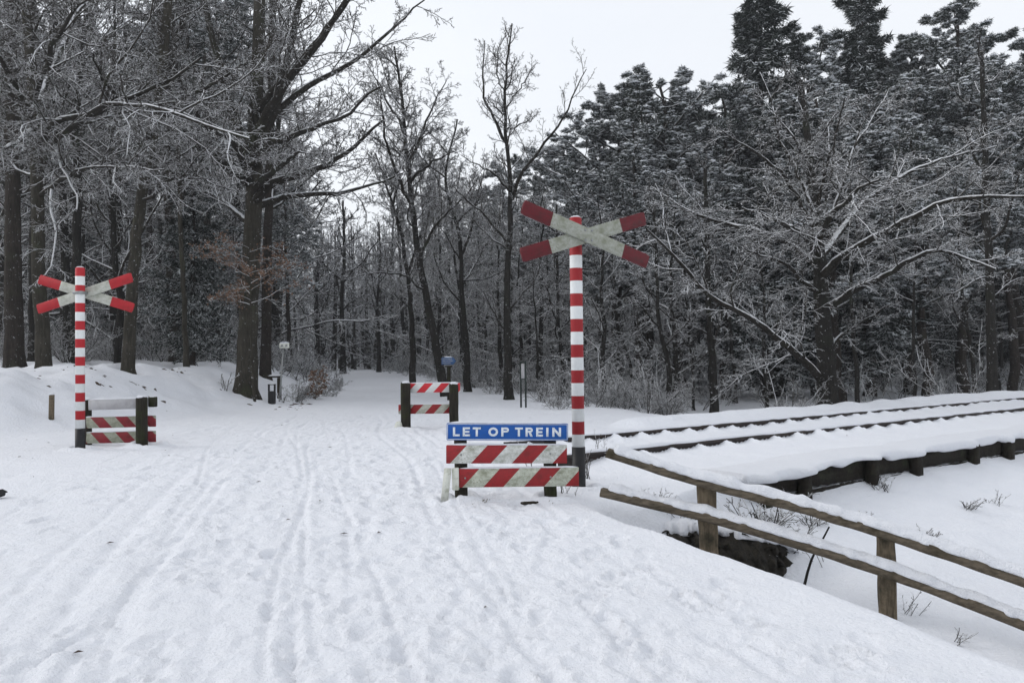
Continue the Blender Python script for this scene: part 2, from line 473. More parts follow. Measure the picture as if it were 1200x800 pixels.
def ground(x, y, detail=True):
    x = np.asarray(x, float); y = np.asarray(y, float)
    s = x * TD[0] + y * TD[1]; q = x * TN[0] + y * TN[1]
    z = .05 * y
    z = np.where(z > .34, .34 + .09 * np.tanh((z - .34) / .09), z)
    z = np.where(y < 0, .0 * y, z)
    base = z
    # path climbs slowly far away
    far = .40 * sstep(22, 55, y)
    # left bank
    fx = np.interp(y, FB_Y, FB_X)
    bank = 1.0 * sstep(0, 3.1, fx - x) + .35 * sstep(3, 14, fx - x)
    bank *= sstep(5, 14, y) * (1 + .0 * y)
    # right of the path beyond the track: lower forest floor
    pc = np.interp(y, PC_Y, PC_X)
    lat = x - pc
    low = -.50 * sstep(5.6, 9.5, lat) * sstep(NA + 1.9, NA + 4.2, q)
    z = z + far + bank + low
    # far hills close the view
    rr = np.hypot(x, y)
    z = z + sstep(60, 160, rr) * 3.0
    # track bed plateau
    plate = sstep(5.2, 6.3, s) * sstep(NB - 1.9, NB - 1.2, q) * (1 - sstep(NA + 1.6, NA + 2.6, q))
    z = z * (1 - plate) + (.455) * plate
    # sleeper bumps and the berm along the track
    on = sstep(5.4, 5.9, s)
    ph = (s / .47) % 1.0
    wv = np.exp(-np.abs((ph - .5) * 0.47 / .060) ** 1.3)
    amp = .8 + .4 * hash_noise(np.floor(s / .47) * 3.7, q * .5, 5)
    for nr in (NA, NB):
        dd = (nr - .03) - q
        z = z + on * .075 * amp * wv * np.where(dd > 0, np.exp(-(dd / .20) ** 2), np.exp(-(dd / .03) ** 2))
        z = z + on * .028 * np.exp(-((q - nr + .05) / .30) ** 2)
        z = z + on * .03 * np.where(q > nr, np.exp(-((q - nr - .06) / .3) ** 2), 0)
    bm = sstep(8.6, 8.9, s + hash_noise(q * 3, s * 0, 4) * .2)
    z = z + bm * .13 * np.exp(-((q - (NA + 1.35)) / .35) ** 2) * (1 + .5 * hash_noise(s * 2.2, q * 2, 3))
    # valley on the right, near side of the track
    d1 = (x - .50) * .889 + (y - 6.78) * .458 + .08 * hash_noise(x * .9, y * .9, 8)
    wallq = NB - 1.50
    d2 = wallq - q
    wall_on = sstep(4.9, 5.5, s)
    drop1 = np.where(d1 > 0, .62 * d1 - .05 * (1 - np.exp(-d1 / .1)), 0)
    step = np.where(d2 > 0, sstep(0, .07, d2) * (.19 + .07 * hash_noise(s * 1.7, 0 * s, 6)) * wall_on, 0)
    drop2 = np.where(d2 > 0, step + (.30 + .22 * (1 - wall_on)) * d2, 0)
    k = .10
    h = np.clip(.5 + .5 * (drop2 - drop1) / k, 0, 1)
    dm = drop2 * (1 - h) + drop1 * h - k * h * (1 - h)
    dm = np.maximum(dm, 0)
    dm = 1.35 * (1 - np.exp(-dm / 1.35 * 1.15))
    z = z - dm
    z = z - PIT_D * np.exp(-(((x - PIT_X) / .95) ** 2 + ((y - PIT_Y) / .42) ** 2)) * sstep(-.05, .35, d1)
    if detail:
        z = z + sstep(.25, .6, dm) * (.07 * hash_noise(x * 1.7, y * 1.7, 14) + .05 * hash_noise(x * 4, y * 4, 15))
        z = z + .030 * hash_noise(x * 1.1, y * 1.1, 1) + .022 * hash_noise(x * 3.1, y * 3.1, 2)
        z = z + .10 * hash_noise(x * .3, y * .3, 9) * sstep(12, 24, y)
        lm = sstep(.3, 1.5, fx - x) * sstep(10, 14, y)
        z = z + lm * (.22 * hash_noise(x * 1.3, y * 1.3, 12) + .10 * hash_noise(x * 3.3, y * 3.3, 13) + .05 * hash_noise(x * 8, y * 8, 17))
    return z

FEET = []
def gz(x, y):
    return float(ground(np.array([x]), np.array([y]), True)[0])

def grow_axis(a, b, step, lo, hi, g):
    c = list(np.arange(a, b, step)); st = step
    v = c[-1]
    while v < hi: st *= g; v += st; c.append(v)
    st = step; v = c[0]; pre = []
    while v > lo: st *= g; v -= st; pre.append(v)
    return np.array(pre[::-1] + c)

def feet():
    out = []
    for (px, d, r_, h) in ((678.5, 7.4, .075, .035), (94, 10.55, .08, .04), (539.5, 6.985, .075, .03), (645, 6.985, .075, .03), (521, 6.87, .06, .03), (475.5, 13, .10, .04), (532, 13, .10, .04),
                           (173, 10.9, .10, .05), (60, 15, .07, .03), (50, 17, .26, .05), (150, 17.5, .24, .05), (287, 20.5, .42, .06)):
        out.append((P(px, 440, d)[0], d, r_, h))
    return out

def make_ground():
    xs = grow_axis(-3.6, 3.6, .021, -420, 420, 1.017)
    ys = grow_axis(2.6, 8.0, .021, -60, 520, 1.013)
    X, Y = np.meshgrid(xs, ys)
    Z = ground(X, Y)
    g = np.random.default_rng(5)
    # trampled snow and footprints, wheel and sledge ruts
    pc = np.interp(Y, PC_Y, PC_X)
    d1 = (X - .65) * .889 + (Y - 6.8) * .458
    tr = sstep(-3.6, -2.2, X - pc) * (1 - sstep(2.3, 3.4, X - pc)) * (1 - sstep(-.9, -.1, d1) * (1 - sstep(7, 8, Y)))
    tr = tr * (1 - sstep(30, 60, Y))
    rough = hash_noise(X * 7, Y * 5, 21) * .016 + hash_noise(X * 13, Y * 11, 22) * .018 + hash_noise(X * 22, Y * 20, 23) * .014
    fade = 1 - sstep(18, 35, Y)
    Z = Z + rough * (tr * .55 + .10) * fade + hash_noise(X * 40, Y * 40, 24) * .005 * fade
    # ruts
    for k in range(15):
        off = g.uniform(-2.9, .6) if k < 11 else g.uniform(-.2, 1.9)
        bend = g.uniform(-.45, .45); wdt = g.uniform(.018, .04); dep = g.uniform(.006, .014)
        xc = pc + off + bend * (Y - 6) * .1 + .06 * np.sin(Y * g.uniform(.5, 1.1) + g.uniform(0, 6))
        dx = X - xc
        fd = (1 - sstep(14, 20, Y)) * (.35 + .65 * (hash_noise(Y * .7 + k * 9, X * 0, 40) > -.15))
        Z = Z - dep * np.exp(-(dx / wdt) ** 2) * fd + dep * .4 * np.exp(-((np.abs(dx) - wdt * 2) / wdt) ** 2) * fd
    # one deep double sledge rut on the left
    for off, dp in ((-1.72, .022), (-1.38, .018), (-.92, .012)):
        dx = X - (pc + off + .05 * np.sin(Y * .8))
        Z = Z - dp * np.exp(-(dx / .06) ** 2) * (1 - sstep(7.5, 10, Y))
    def stamp(cx, cy, a, L, Wd, dep, rim):
        dep *= .55; rim *= .8
        r = L * 1.6
        i0, i1 = np.searchsorted(xs, (cx - r, cx + r)); j0, j1 = np.searchsorted(ys, (cy - r, cy + r))
        if i1 - i0 < 3 or j1 - j0 < 3: return
        dx = X[j0:j1, i0:i1] - cx; dy = Y[j0:j1, i0:i1] - cy
        u = dx * math.cos(a) + dy * math.sin(a); v = -dx * math.sin(a) + dy * math.cos(a)
        wl = Wd * (1 + .25 * np.sin(u / L * 4))
        e = (np.abs(u / L) ** 2.6 + np.abs(v / wl) ** 2.6)
        Z[j0:j1, i0:i1] -= dep * (1 - sstep(.55, 1.25, e)) - rim * np.exp(-((e - 1.6) / .5) ** 2)
    for _ in range(1500):      # trampled path
        cy = 2.4 + 14 * g.random() ** 1.4
        cx = np.interp(cy, PC_Y, PC_X) + g.normal(.15, 1.25)
        if (cx - .65) * .889 + (cy - 6.8) * .458 > -.45 and cy < 8: continue
        a = math.pi / 2 + g.normal(.15, .35)
        L = g.uniform(.10, .14)
        stamp(cx, cy, a, L, L * .40, g.uniform(.010, .026), g.uniform(.003, .008))
    # trails of single steps, on the smooth snow to the right and left
    def trail(x0, y0, x1, y1, n, dep=.035, jit=.05):
        a = math.atan2(y1 - y0, x1 - x0)
        for k in range(n):
            t = k / max(1, n - 1); sd_ = (k % 2 * 2 - 1) * .10
            stamp(x0 + (x1 - x0) * t - math.sin(a) * sd_ + g.normal(0, jit), y0 + (y1 - y0) * t + math.cos(a) * sd_ + g.normal(0, jit),
                  a + g.normal(0, .15), .135, .055, dep * g.uniform(.7, 1.1), .009)
    trail(.3, 3.0, .75, 6.6, 9); trail(.62, 3.15, .2, 6.0, 7); trail(1.35, 3.3, .9, 4.9, 4, .028)
    trail(-4.6, 6.0, -2.9, 12, 12, .03); trail(-3.2, 3.8, -3.9, 8.2, 9, .02)
    trail(-3.0, 11, -7.3, 16, 12, .03); trail(-.2, 7.5, 2.8, 13.5, 14, .03); trail(-1, 12, 1, 17, 10, .03)
    for q_ in ((1.43, 3.62), (1.55, 3.72), (1.02, 4.3), (.95, 4.45), (1.12, 4.38), (.52, 4.6), (.42, 4.5), (1.2, 4.1)):
        stamp(q_[0], q_[1], g.uniform(1.9, 2.6), .10, .045, .032, .012)
    # snow piled and hollowed round the feet of posts
    for (fx_, fy_, r_, hh) in feet():
        m_ = (np.abs(X - fx_) < 1.2) & (np.abs(Y - fy_) < 1.2)
        dx = X[m_] - fx_; dy = Y[m_] - fy_; rr = np.hypot(dx, dy); an = hash_noise(dx * 7 + fx_, dy * 7 + fy_, 61)
        Z[m_] += hh * (1 + 1.2 * an) * np.exp(-((rr - r_ * 1.9) / (r_ * .9)) ** 2) - hh * .9 * np.exp(-(rr / (r_ * 1.25)) ** 4)
    nx, ny = len(xs), len(ys)
    V = np.stack([X, Y, Z], axis=-1).reshape(-1, 3)
    i = np.arange(nx - 1)[None, :]; j = np.arange(ny - 1)[:, None]
    b0 = j * nx + i
    Q = np.stack([b0, b0 + 1, b0 + nx + 1, b0 + nx], axis=-1).reshape(-1, 4)
    mb = MB(); mb.add(V, Q=Q)
    o = mb.build("ground", M['snow'], smooth=True)
    tag(o, kind="structure", label="snow covered ground with a trampled path over the level crossing")
    return o
make_ground()

# ------------------------------------------------------------------ railway
def tq(s, q, z):       # track coordinates to world
    return np.array([s * TD[0] + q * TN[0], s * TD[1] + q * TN[1], z])
TRACK_ANG = math.atan2(TD[1], TD[0])

def lumpy_strip(mb, pts, width, height, seed, sides=9, under=.35, K=None, noise_s=6.0, wj=.25):
    """a rounded ridge of snow lying along a line of points (bottom of the snow)"""
    g = np.random.default_rng(seed)
    K = K or max(8, int(np.linalg.norm(np.asarray(pts[-1]) - np.asarray(pts[0])) / .045))
    p = resample(pts, K)
    t = np.gradient(p, axis=0); t /= np.linalg.norm(t, axis=1, keepdims=True)
    rt = np.cross(t, [0, 0, 1]); rt /= np.linalg.norm(rt, axis=1, keepdims=True)
    a = np.linspace(-.25, math.pi + .25, sides)
    s = np.linspace(0, noise_s * K * .045, K)
    V = np.zeros((K, sides, 3))
    for i_, an in enumerate(a):
        nzv = hash_noise(s, np.full(K, i_ * .55), seed)
        wv = width / 2 * (1 + wj * 2 * hash_noise(s * 1.3 + 7, np.full(K, i_ * .4), seed + 1))
        hv = height * (1 + .7 * hash_noise(s * .7, np.full(K, i_ * .3), seed + 2)) * (1 + .25 * nzv)
        end = np.minimum(1, np.minimum(np.arange(K), np.arange(K)[::-1]) / 2.0 + .25)
        zz = np.sin(an) * hv * end if math.sin(an) > 0 else np.sin(an) * height * under * (1 + 2 * nzv)
        V[:, i_] = p + rt * (math.cos(an) * wv * end)[:, None] + np.array([0, 0, 1]) * np.asarray(zz)[:, None]
    i = np.arange(K - 1)[:, None]; j = np.arange(sides)[None, :]; jn = (j + 1) % sides
    q = np.stack([i * sides + j, i * sides + jn, (i + 1) * sides + jn, (i + 1) * sides + j], axis=-1)
    mb.add(V.reshape(-1, 3), Q=q[..., ::-1])
    o = mb.n - K * sides
    mb.polys.append(list(range(o, o + sides))); mb.polys.append(list(range(o + (K - 1) * sides, o + K * sides))[::-1])
    return mb

def make_rail(q, s0, s1, label, seed):
    root = new_empty("railway_rail", tq(s0, q, .38))
    tag(root, label, "rail", "rails of the snowed railway track")
    n = 40
    ss = np.linspace(s0, s1, n)
    prof = np.array([(-.062, 0), (-.062, .012), (-.012, .03), (-.012, .118), (-.034, .13), (-.034, .158), (-.028, .164), (.028, .164), (.034, .158), (.034, .13), (.012, .118), (.012, .03), (.062, .012), (.062, 0)])
    V = []
    z0 = RAIL_Z - .164
    for s in ss:
        for (a, h) in prof: V.append(tq(s, q + a, z0 + h) - np.array(root.location))
    m = len(prof)
    mb = MB()
    Q = [(k * m + i, k * m + (i + 1) % m, (k + 1) * m + (i + 1) % m, (k + 1) * m + i) for k in range(n - 1) for i in range(m)]
    mb.add(V, Q=Q)
    mb.polys.append(list(range(m))); mb.polys.append([(n - 1) * m + i for i in range(m)][::-1])
    mb.build("steel_rail", M['rail'], root)
    mb = MB()
    lumpy_strip(mb, [tq(s, q + .006, RAIL_Z - .004) - np.array(root.location) for s in np.linspace(s0 + .1, min(s1, 36), 60)], .075, .028, seed, K=500)
    mb.build("snow_cap", M['snow_cap'], root, smooth=True)
    return root
make_rail(NA, 5.55, 60, "far dark steel rail edged with snow beyond the nearer rail", 3)
make_rail(NB, 5.2, 60, "near dark steel rail edged with snow closest to timber retaining wall", 4)
# the tip of a rail sticking out of the snow at the left edge
p_ = P(-6, 579, 7.2)
mb = MB(); mb.box((0, 0, 0), (.16, .07, .05), bev=.012)
mb.add(np.array([[-.08, -.035, -.02], [-.08, .035, -.02], [.10, .03, .0], [.10, -.03, .0], [-.08, -.03, .05], [-.08, .03, .05], [.07, .02, .035], [.07, -.02, .035]]),
       Q=[(0, 3, 2, 1), (4, 5, 6, 7), (0, 4, 7, 3), (1, 2, 6, 5), (0, 1, 5, 4), (3, 7, 6, 2)])
o = mb.build("iron_stub", M['black'], loc=tuple(p_)); o.rotation_euler = (0, -.25, TRACK_ANG)
o.location.z = gz(p_[0], p_[1]) + .03
tag(o, "small black iron stub sticking out of the snow near the left edge", "stub")

# timber retaining wall along the near side of the track
def make_wall():
    q0 = NB - 1.62
    s0, s1 = 6.3, 22.0
    root = new_empty("timber_retaining_wall", tq(s0, q0, .1))
    tag(root, "dark timber retaining wall with short posts and snow cap below the track", "retaining wall")
    L0 = np.array(root.location); rot = np.array([[TD[0], TN[0], 0], [TD[1], TN[1], 0], [0, 0, 1]])
    posts = [6.32, 6.95, 8.15, 9.07, 10.45, 11.4, 12.6, 13.7, 14.9, 16.2, 17.5, 18.9, 20.3, 21.6]
    g = np.random.default_rng(2)
    for i in range(len(posts) - 1):
        a, b = posts[i], posts[i + 1]
        for k in range(2):
            mb = MB()
            dz = g.uniform(-.01, .01)
            n = 14
            xs_ = np.linspace(a, b - .015, n)
            V = []
            for x_ in xs_:
                qq = q0 + .03 + g.normal(0, .004)
                for (dq, z_) in ((-.035, 0), (-.035, .19), (.035, .19), (.035, 0)):
                    V.append(tq(x_, qq + dq, .02 + k * .20 + dz + z_ + (g.normal(0, .006))) - L0)
            Q = [(r_ * 4 + c, (r_ + 1) * 4 + c, (r_ + 1) * 4 + (c + 1) % 4, r_ * 4 + (c + 1) % 4) for r_ in range(n - 1) for c in range(4)]
            mb.add(V, Q=Q); mb.polys.append([0, 1, 2, 3]); mb.polys.append([4 * n - 1, 4 * n - 2, 4 * n - 3, 4 * n - 4])
            mb.build("plank", M['wall_wood'], root)
    for s in posts:
        mb = MB(); mb.box(tq(s, q0 - .055, .185 + g.uniform(-.02, .03)) - L0, (g.uniform(.12, .16), .11, .52), rot @ np.array(Matrix.Rotation(g.normal(0, .05), 3, 'Y')), .02)
        mb.build("post", M['wall_wood'], root)
    mb = MB()
    # snow overhanging the timber
    ss = np.linspace(s0 - .25, s1, 420)
    gq = 14
    V = np.zeros((len(ss), gq, 3))
    for i, s in enumerate(ss):
        pn = sum(math.exp(-((s - p) / .12) ** 2) for p in posts)
        over = .06 + .07 * float(hash_noise(np.array([s * 2.]), np.array([0.]), 8)[0]) + .035 * float(hash_noise(np.array([s * 9.]), np.array([2.]), 8)[0]) + .10 * min(1, pn)
        top = .475 + .03 * float(hash_noise(np.array([s * 2.]), np.array([3.]), 8)[0])
        th = .09 + .07 * float(hash_noise(np.array([s * 5.]), np.array([9.]), 8)[0])
        prof = [(.75, top - .09), (.6, top - .03), (.45, top - .006), (.3, top + .0), (.15, top), (.06, top), (-over * .5, top - .004), (-over * .85, top - .018), (-over, top - th * .5), (-over * .95, top - th * .85), (-over * .6, top - th), (0, top - th), (.05, top - th), (.7, top - .14)]
        for k, (a, z_) in enumerate(prof): V[i, k] = tq(s, q0 + a, z_) - L0
    i = np.arange(len(ss) - 1)[:, None]; j = np.arange(gq)[None, :]; jn = (j + 1) % gq
    mb.add(V.reshape(-1, 3), Q=np.stack([i * gq + j, i * gq + jn, (i + 1) * gq + jn, (i + 1) * gq + j], axis=-1)[..., ::-1])
    mb.polys.append(list(range(gq)))
    mb.build("snow_cap", M['snow_cap'], root, smooth=True)
make_wall()

# ------------------------------------------------------------------ crossing signs
def cyl(mb, c0, c1, r0, r1, sides=24, cap=True):
    return sweep(mb, np.array([[c0, c1]], float), np.array([[r0, r1]]), sides, cap)

def arm_mesh(half, wid, th, ang):
    """one arm of the cross in its own local frame: x along the arm, z across"""
    c = wid * .28
    pts = [(-half, -wid / 2 + c * .2), (-half + c, -wid / 2), (half - c * .3, -wid / 2), (half, -wid / 2 + c), (half, wid / 2 - c * .2), (half - c, wid / 2), (-half + c * .3, wid / 2), (-half, wid / 2 - c)]
    n = len(pts); b = .004
    V = []
    for y, k in ((-th / 2, b), (-th / 2 + b, 0), (th / 2 - b, 0), (th / 2, b)):
        for (x, z) in pts: V.append((x - math.copysign(k, x), y, z - math.copysign(k, z)))
    mb = MB()
    faces = [list(range(n))]
    for r_ in range(3):
        for i in range(n): faces.append([r_ * n + i, (r_ + 1) * n + i, (r_ + 1) * n + (i + 1) % n, r_ * n + (i + 1) % n])
    faces.append([3 * n + i for i in range(n)][::-1])
    mb.poly(V, faces)
    return mb

def make_cross(px, py_base, py_top, d, label, yaw, behind, cross_off, cross_px_y, arm_half, red_from, scale, seed, red, white, grime):
    base = P(px, py_base, d); top = P(px, py_top, d)
    H = top[2] - base[2]
    root = new_empty("level_crossing_sign", tuple(base))
    tag(root, label, "crossing sign", "red and white cross signs at the level crossing")
    black = H - 18 * scale
    rad = .058
    mb = MB(); cyl(mb, (0, 0, -.25), (0, 0, black), rad + .004, rad + .004, 28)
    mb.build("pole_foot", M['black'], root)
    pm = stripe_mat("pole_bands_%d" % seed, 'z', 0, 2 * scale, black + scale, red=red, white=(0.72, 0.74, 0.74, 1), grime=.12)
    mb = MB()
    z = [black + .001, H - .012, H]; r_ = [rad, rad, rad - .012]
    sweep(mb, np.array([[(0, 0, a) for a in z]]), np.array([r_]), 28, True)
    mb.build("pole", pm, root)
    mb = MB(); lumpy_strip(mb, [(-rad * .8, 0, H), (rad * .8, 0, H)], rad * 1.4, .018, seed, K=8)
    mb.build("snow_cap", M['snow_cap'], root, smooth=True)
    # cross
    cz = P(px, cross_px_y, d)[2] - base[2]
    nrm = np.array([math.sin(yaw), -math.cos(yaw)]) * (-1 if behind else 1)
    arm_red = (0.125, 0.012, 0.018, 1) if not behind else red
    th = .028
    am = stripe_mat("arm_paint_%d" % seed, 'x', red_from, 1, red=arm_red, white=white, grime=grime)
    for k, sg in enumerate((1, -1)):
        off = cross_off + (th + .003) * (1 if (k == 0) else 0)
        mb = arm_mesh(arm_half, .128, th, 0)
        o = mb.build("arm", am, root)
        o.location = (nrm[0] * off, nrm[1] * off, cz)
        o.rotation_euler = Matrix.Rotation(yaw, 4, 'Z').to_3x3().to_4x4().to_euler()
        o.rotation_euler = (Matrix.Rotation(yaw, 3, 'Z') @ Matrix.Rotation(-sg * R(17.3) * -1, 3, 'Y')).to_euler()
    mb = MB()
    rot = np.array(Matrix.Rotation(yaw, 3, 'Z'))
    c_ = np.array([nrm[0] * (cross_off) * .5, nrm[1] * cross_off * .5, cz])
    mb.box(c_, (.05, cross_off, .07), rot, .004)
    mb.box((0, 0, cz), (.14, .14, .04), rot, .01)
    for dx in (-.035, .035):
        for dz in (-.045, .045):
            pp = np.array([0, 0, cz]) + np.array([math.cos(yaw), math.sin(yaw), 0]) * dx + np.array([0, 0, dz])
            fr = pp + np.append(nrm, 0) * (cross_off + th * 1.6 + .004)
            cyl(mb, fr - np.append(nrm, 0) * .02, fr + np.append(nrm, 0) * .006, .010, .010, 8)
    mb.build("bracket", M['metal'], root)
    return root
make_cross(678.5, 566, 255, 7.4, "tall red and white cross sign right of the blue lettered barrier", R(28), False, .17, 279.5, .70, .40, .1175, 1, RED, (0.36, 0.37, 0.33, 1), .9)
make_cross(94, 526, 313.5, 10.55, "farther red and white cross sign at the left barrier", R(-4), True, .10, 343, .685, .37, .1175, 2, (0.42, 0.02, 0.028, 1), (0.52, 0.53, 0.48, 1), .6)

# ------------------------------------------------------------------ barriers
def board(mb, x0, x1, z0, z1, y, th, tilt=0.0):
    cx, cz = (x0 + x1) / 2, (z0 + z1) / 2
    rot = np.array(Matrix.Rotation(tilt, 3, 'Y'))
    return mb.box((cx, y, cz), (x1 - x0, th, z1 - z0), rot, .005)

def child_board(root, name, mat_, x0, x1, z0, z1, y, th=.03, tilt=0.0, snow=True, seed=1):
    mb = MB(); mb.box((0, 0, 0), (x1 - x0, th, z1 - z0), None, .004)
    o = mb.build(name, mat_, root); o.location = ((x0 + x1) / 2, y, (z0 + z1) / 2); o.rotation_euler = (0, tilt, 0)
    if snow:
        mb = MB(); lumpy_strip(mb, [(-(x1 - x0) / 2 + .01, 0, (z1 - z0) / 2), ((x1 - x0) / 2 - .01, 0, (z1 - z0) / 2)], th * 1.2, .012, seed, noise_s=9)
        mb.build("snow_cap", M['snow_cap'], o, smooth=True)
    return o

def barrier_post(root, x, y, z1, w=.115, dep=.12, cap=True, seed=1, round_=False):
    mb = MB()
    K = 8
    zz = np.linspace(-.35, z1, K)
    g = np.random.default_rng(seed)
    pth = np.stack([x + g.normal(0, .002, K), y + g.normal(0, .002, K), zz], 1)
    rr = np.full(K, w / 2); rr[-1] *= .86
    pth[-2, 2] = z1 - .015
    sweep(mb, pth[None], rr[None], 14, True)
    o = mb.build("post", M['post'], root, smooth=False)
    if cap:
        mb = MB(); lumpy_strip(mb, [(x - w * .42, y, z1 - .002), (x + w * .42, y, z1 - .002)], w * .95, .035, seed, K=8, wj=.1)
        mb.build("snow_cap", M['snow_cap'], o, smooth=True)
    return o

# main barrier with the blue sign
D0 = 6.9
def bx(px, d=D0): return P(px, 540, d)[0]
def bz(py, px=600, d=D0): return P(px, py, d)[2]
cx0 = bx(595); gz0 = gz(cx0, D0)
root = new_empty("warning_barrier", (cx0, D0, gz0), R(0))
tag(root, "low red and white striped barrier with blue lettered board on top", "barrier", "striped barriers at the crossing")
lx = lambda px: bx(px) - cx0
lz = lambda py: bz(py) - gz0
barrier_post(root, lx(539.5), .085, lz(512), .112, seed=3, cap=False)
barrier_post(root, lx(645), .085, lz(512), .112, seed=4, cap=False)
W0 = lx(664.5) - lx(523)
st = stripe_mat("barrier_stripes", 'd', 0, .349, -W0 / 2 - .07 * .93, .49, grime=.8)
child_board(root, "striped_board", st, lx(523), lx(664.5), lz(542.5), lz(521), .0, .03, R(.6), seed=5)
st2 = stripe_mat("barrier_stripes_mossy", 'd', 0, .349, -W0 / 2 - .07 * .93 + .0, .49, grime=.9, white=(0.52, 0.54, 0.46, 1))
child_board(root, "striped_board", st2, lx(538), lx(678), lz(570), lz(548), .0, .03, R(0), seed=6)
for zc_ in (lz(531.7), lz(559)):
    for xp_ in (lx(540.5 if zc_ > lz(545) else 545), lx(645)):
        mb = MB(); cyl(mb, (xp_, -.013, zc_), (xp_, -.020, zc_), .009, .008, 8); mb.build("bolt", M['metal'], root)
# end return board, white and leaning
mb = MB()
a0, a1, b0, b1 = lx(521), lx(529.5), lx(516.5), lx(525)
zt, zb = lz(547), lz(585)
V = []
for y in (-.05, -.02):
    V += [(a0, y, zt), (a1, y, zt), (b1, y, zb), (b0, y, zb)]
mb.poly(V, [(3, 2, 1, 0), (4, 5, 6, 7), (0, 1, 5, 4), (2, 3, 7, 6), (1, 2, 6, 5), (3, 0, 4, 7)])
mb.box(((a1 + lx(538)) / 2, .0, (zt + lz(573)) / 2), (lx(537.5) - a1, .05, zt - lz(573)), None, .006)
mb.build("end_board", M['dirty_white'], root)
# blue sign
sg_ = new_empty("sign_holder", (0, 0, 0)); bpy.data.objects.remove(sg_)
sz0, sz1 = lz(515.5), lz(495.5)
mb = MB(); mb.box((0, 0, 0), (lx(666) - lx(524), .022, sz1 - sz0), None, .006)
blue = mb.build("blue_sign", M['blue'], root)
blue.location = ((lx(666) + lx(524)) / 2, -.015, (sz0 + sz1) / 2); blue.rotation_euler = (0, R(.9), 0)
blue["label"] = "blue board with white capital letters LET OP TREIN"
hw, hh = (lx(666) - lx(524)) / 2, (sz1 - sz0) / 2
mb = MB()
e = .0045
for (x0, x1, z0, z1) in ((-hw + .006, hw - .006, hh - .006 - e, hh - .006), (-hw + .006, hw - .006, -hh + .006, -hh + .006 + e), (-hw + .006, -hw + .006 + e, -hh + .011, hh - .011), (hw - .006 - e, hw - .006, -hh + .011, hh - .011)):
    mb.box(((x0 + x1) / 2, -.0118, (z0 + z1) / 2), (x1 - x0, .0022, z1 - z0))
mb.build("sign_border", M['white'], blue)
def letter_polys(ch, w, h, t):
    """list of convex quads (four points) for one bold capital in a w x h cell, stroke t"""
    q = []
    rect = lambda x0, z0, x1, z1: q.append([(x0, z0), (x1, z0), (x1, z1), (x0, z1)])
    def arc(cx, cz, rx, rz, a0, a1, n, tt):
        for k in range(n):
            u, v = a0 + (a1 - a0) * k / n, a0 + (a1 - a0) * (k + 1) / n
            q.append([(cx + (rx - tt) * math.cos(u), cz + (rz - tt) * math.sin(u)), (cx + rx * math.cos(u), cz + rz * math.sin(u)), (cx + rx * math.cos(v), cz + rz * math.sin(v)), (cx + (rx - tt) * math.cos(v), cz + (rz - tt) * math.sin(v))])
    if ch == 'L': rect(0, 0, t, h); rect(t, 0, w, t * .9)
    if ch == 'E': rect(0, 0, t, h); rect(t, 0, w, t * .9); rect(t, h - t * .9, w, h); rect(t, h / 2 - t * .42, w * .92, h / 2 + t * .42)
    if ch == 'T': rect(w / 2 - t / 2, 0, w / 2 + t / 2, h - t * .9); rect(0, h - t * .9, w, h)
    if ch == 'I': rect(0, 0, t, h)
    if ch == 'O': arc(w / 2, h / 2, w / 2, h / 2, 0, 2 * math.pi, 28, t)
    if ch in 'PR':
        rect(0, 0, t, h); r_ = h * .28
        rect(t, h - t * .9, w - r_, h); rect(t, h - 2 * r_, w - r_, h - 2 * r_ + t * .9)
        arc(w - r_, h - r_, r_, r_, -math.pi / 2, math.pi / 2, 12, t * .92)
    if ch == 'R': q.append([(w * .42, h - 2 * r_), (w - t * 1.15, 0), (w, 0), (w * .42 + t * 1.1, h - 2 * r_)])
    if ch == 'N':
        rect(0, 0, t, h); rect(w - t, 0, w, h); q.append([(t, h - t * .2), (t, h - t * 1.75), (w - t, t * .2), (w - t, t * 1.75)][:1] + [(t, h - t * 1.75), (w - t, t * .15), (w - t, t * 1.75)])
    return q
LET = [('L', 187, 232), ('E', 252, 300), ('T', 318, 372), ('O', 422, 486), ('P', 507, 558), ('T', 598, 650), ('R', 668, 716), ('E', 738, 783), ('I', 805, 820), ('N', 845, 903)]
for (ch, u0, u1) in LET:
    k_ = (2 * hw) / 805.0
    x0, x1 = -hw + (u0 - 145) * k_, -hw + (u1 - 145) * k_
    h_, t_ = .077, .0190
    mb = MB()
    for quad in letter_polys(ch, x1 - x0, h_, t_):
        V = [(x0 + x, y, z - h_ / 2) for y in (-.0128, -.0105) for (x, z) in quad]
        mb.poly(V, [(0, 1, 2, 3), (7, 6, 5, 4), (0, 4, 5, 1), (1, 5, 6, 2), (2, 6, 7, 3), (3, 7, 4, 0)])
    mb.build("letter", M['white'], blue)
mb = MB(); lumpy_strip(mb, [(-hw + .02, .004, hh), (hw - .02, .004, hh)], .035, .014, 33, noise_s=8)
mb.build("snow_cap", M['snow_cap'], blue, smooth=True)

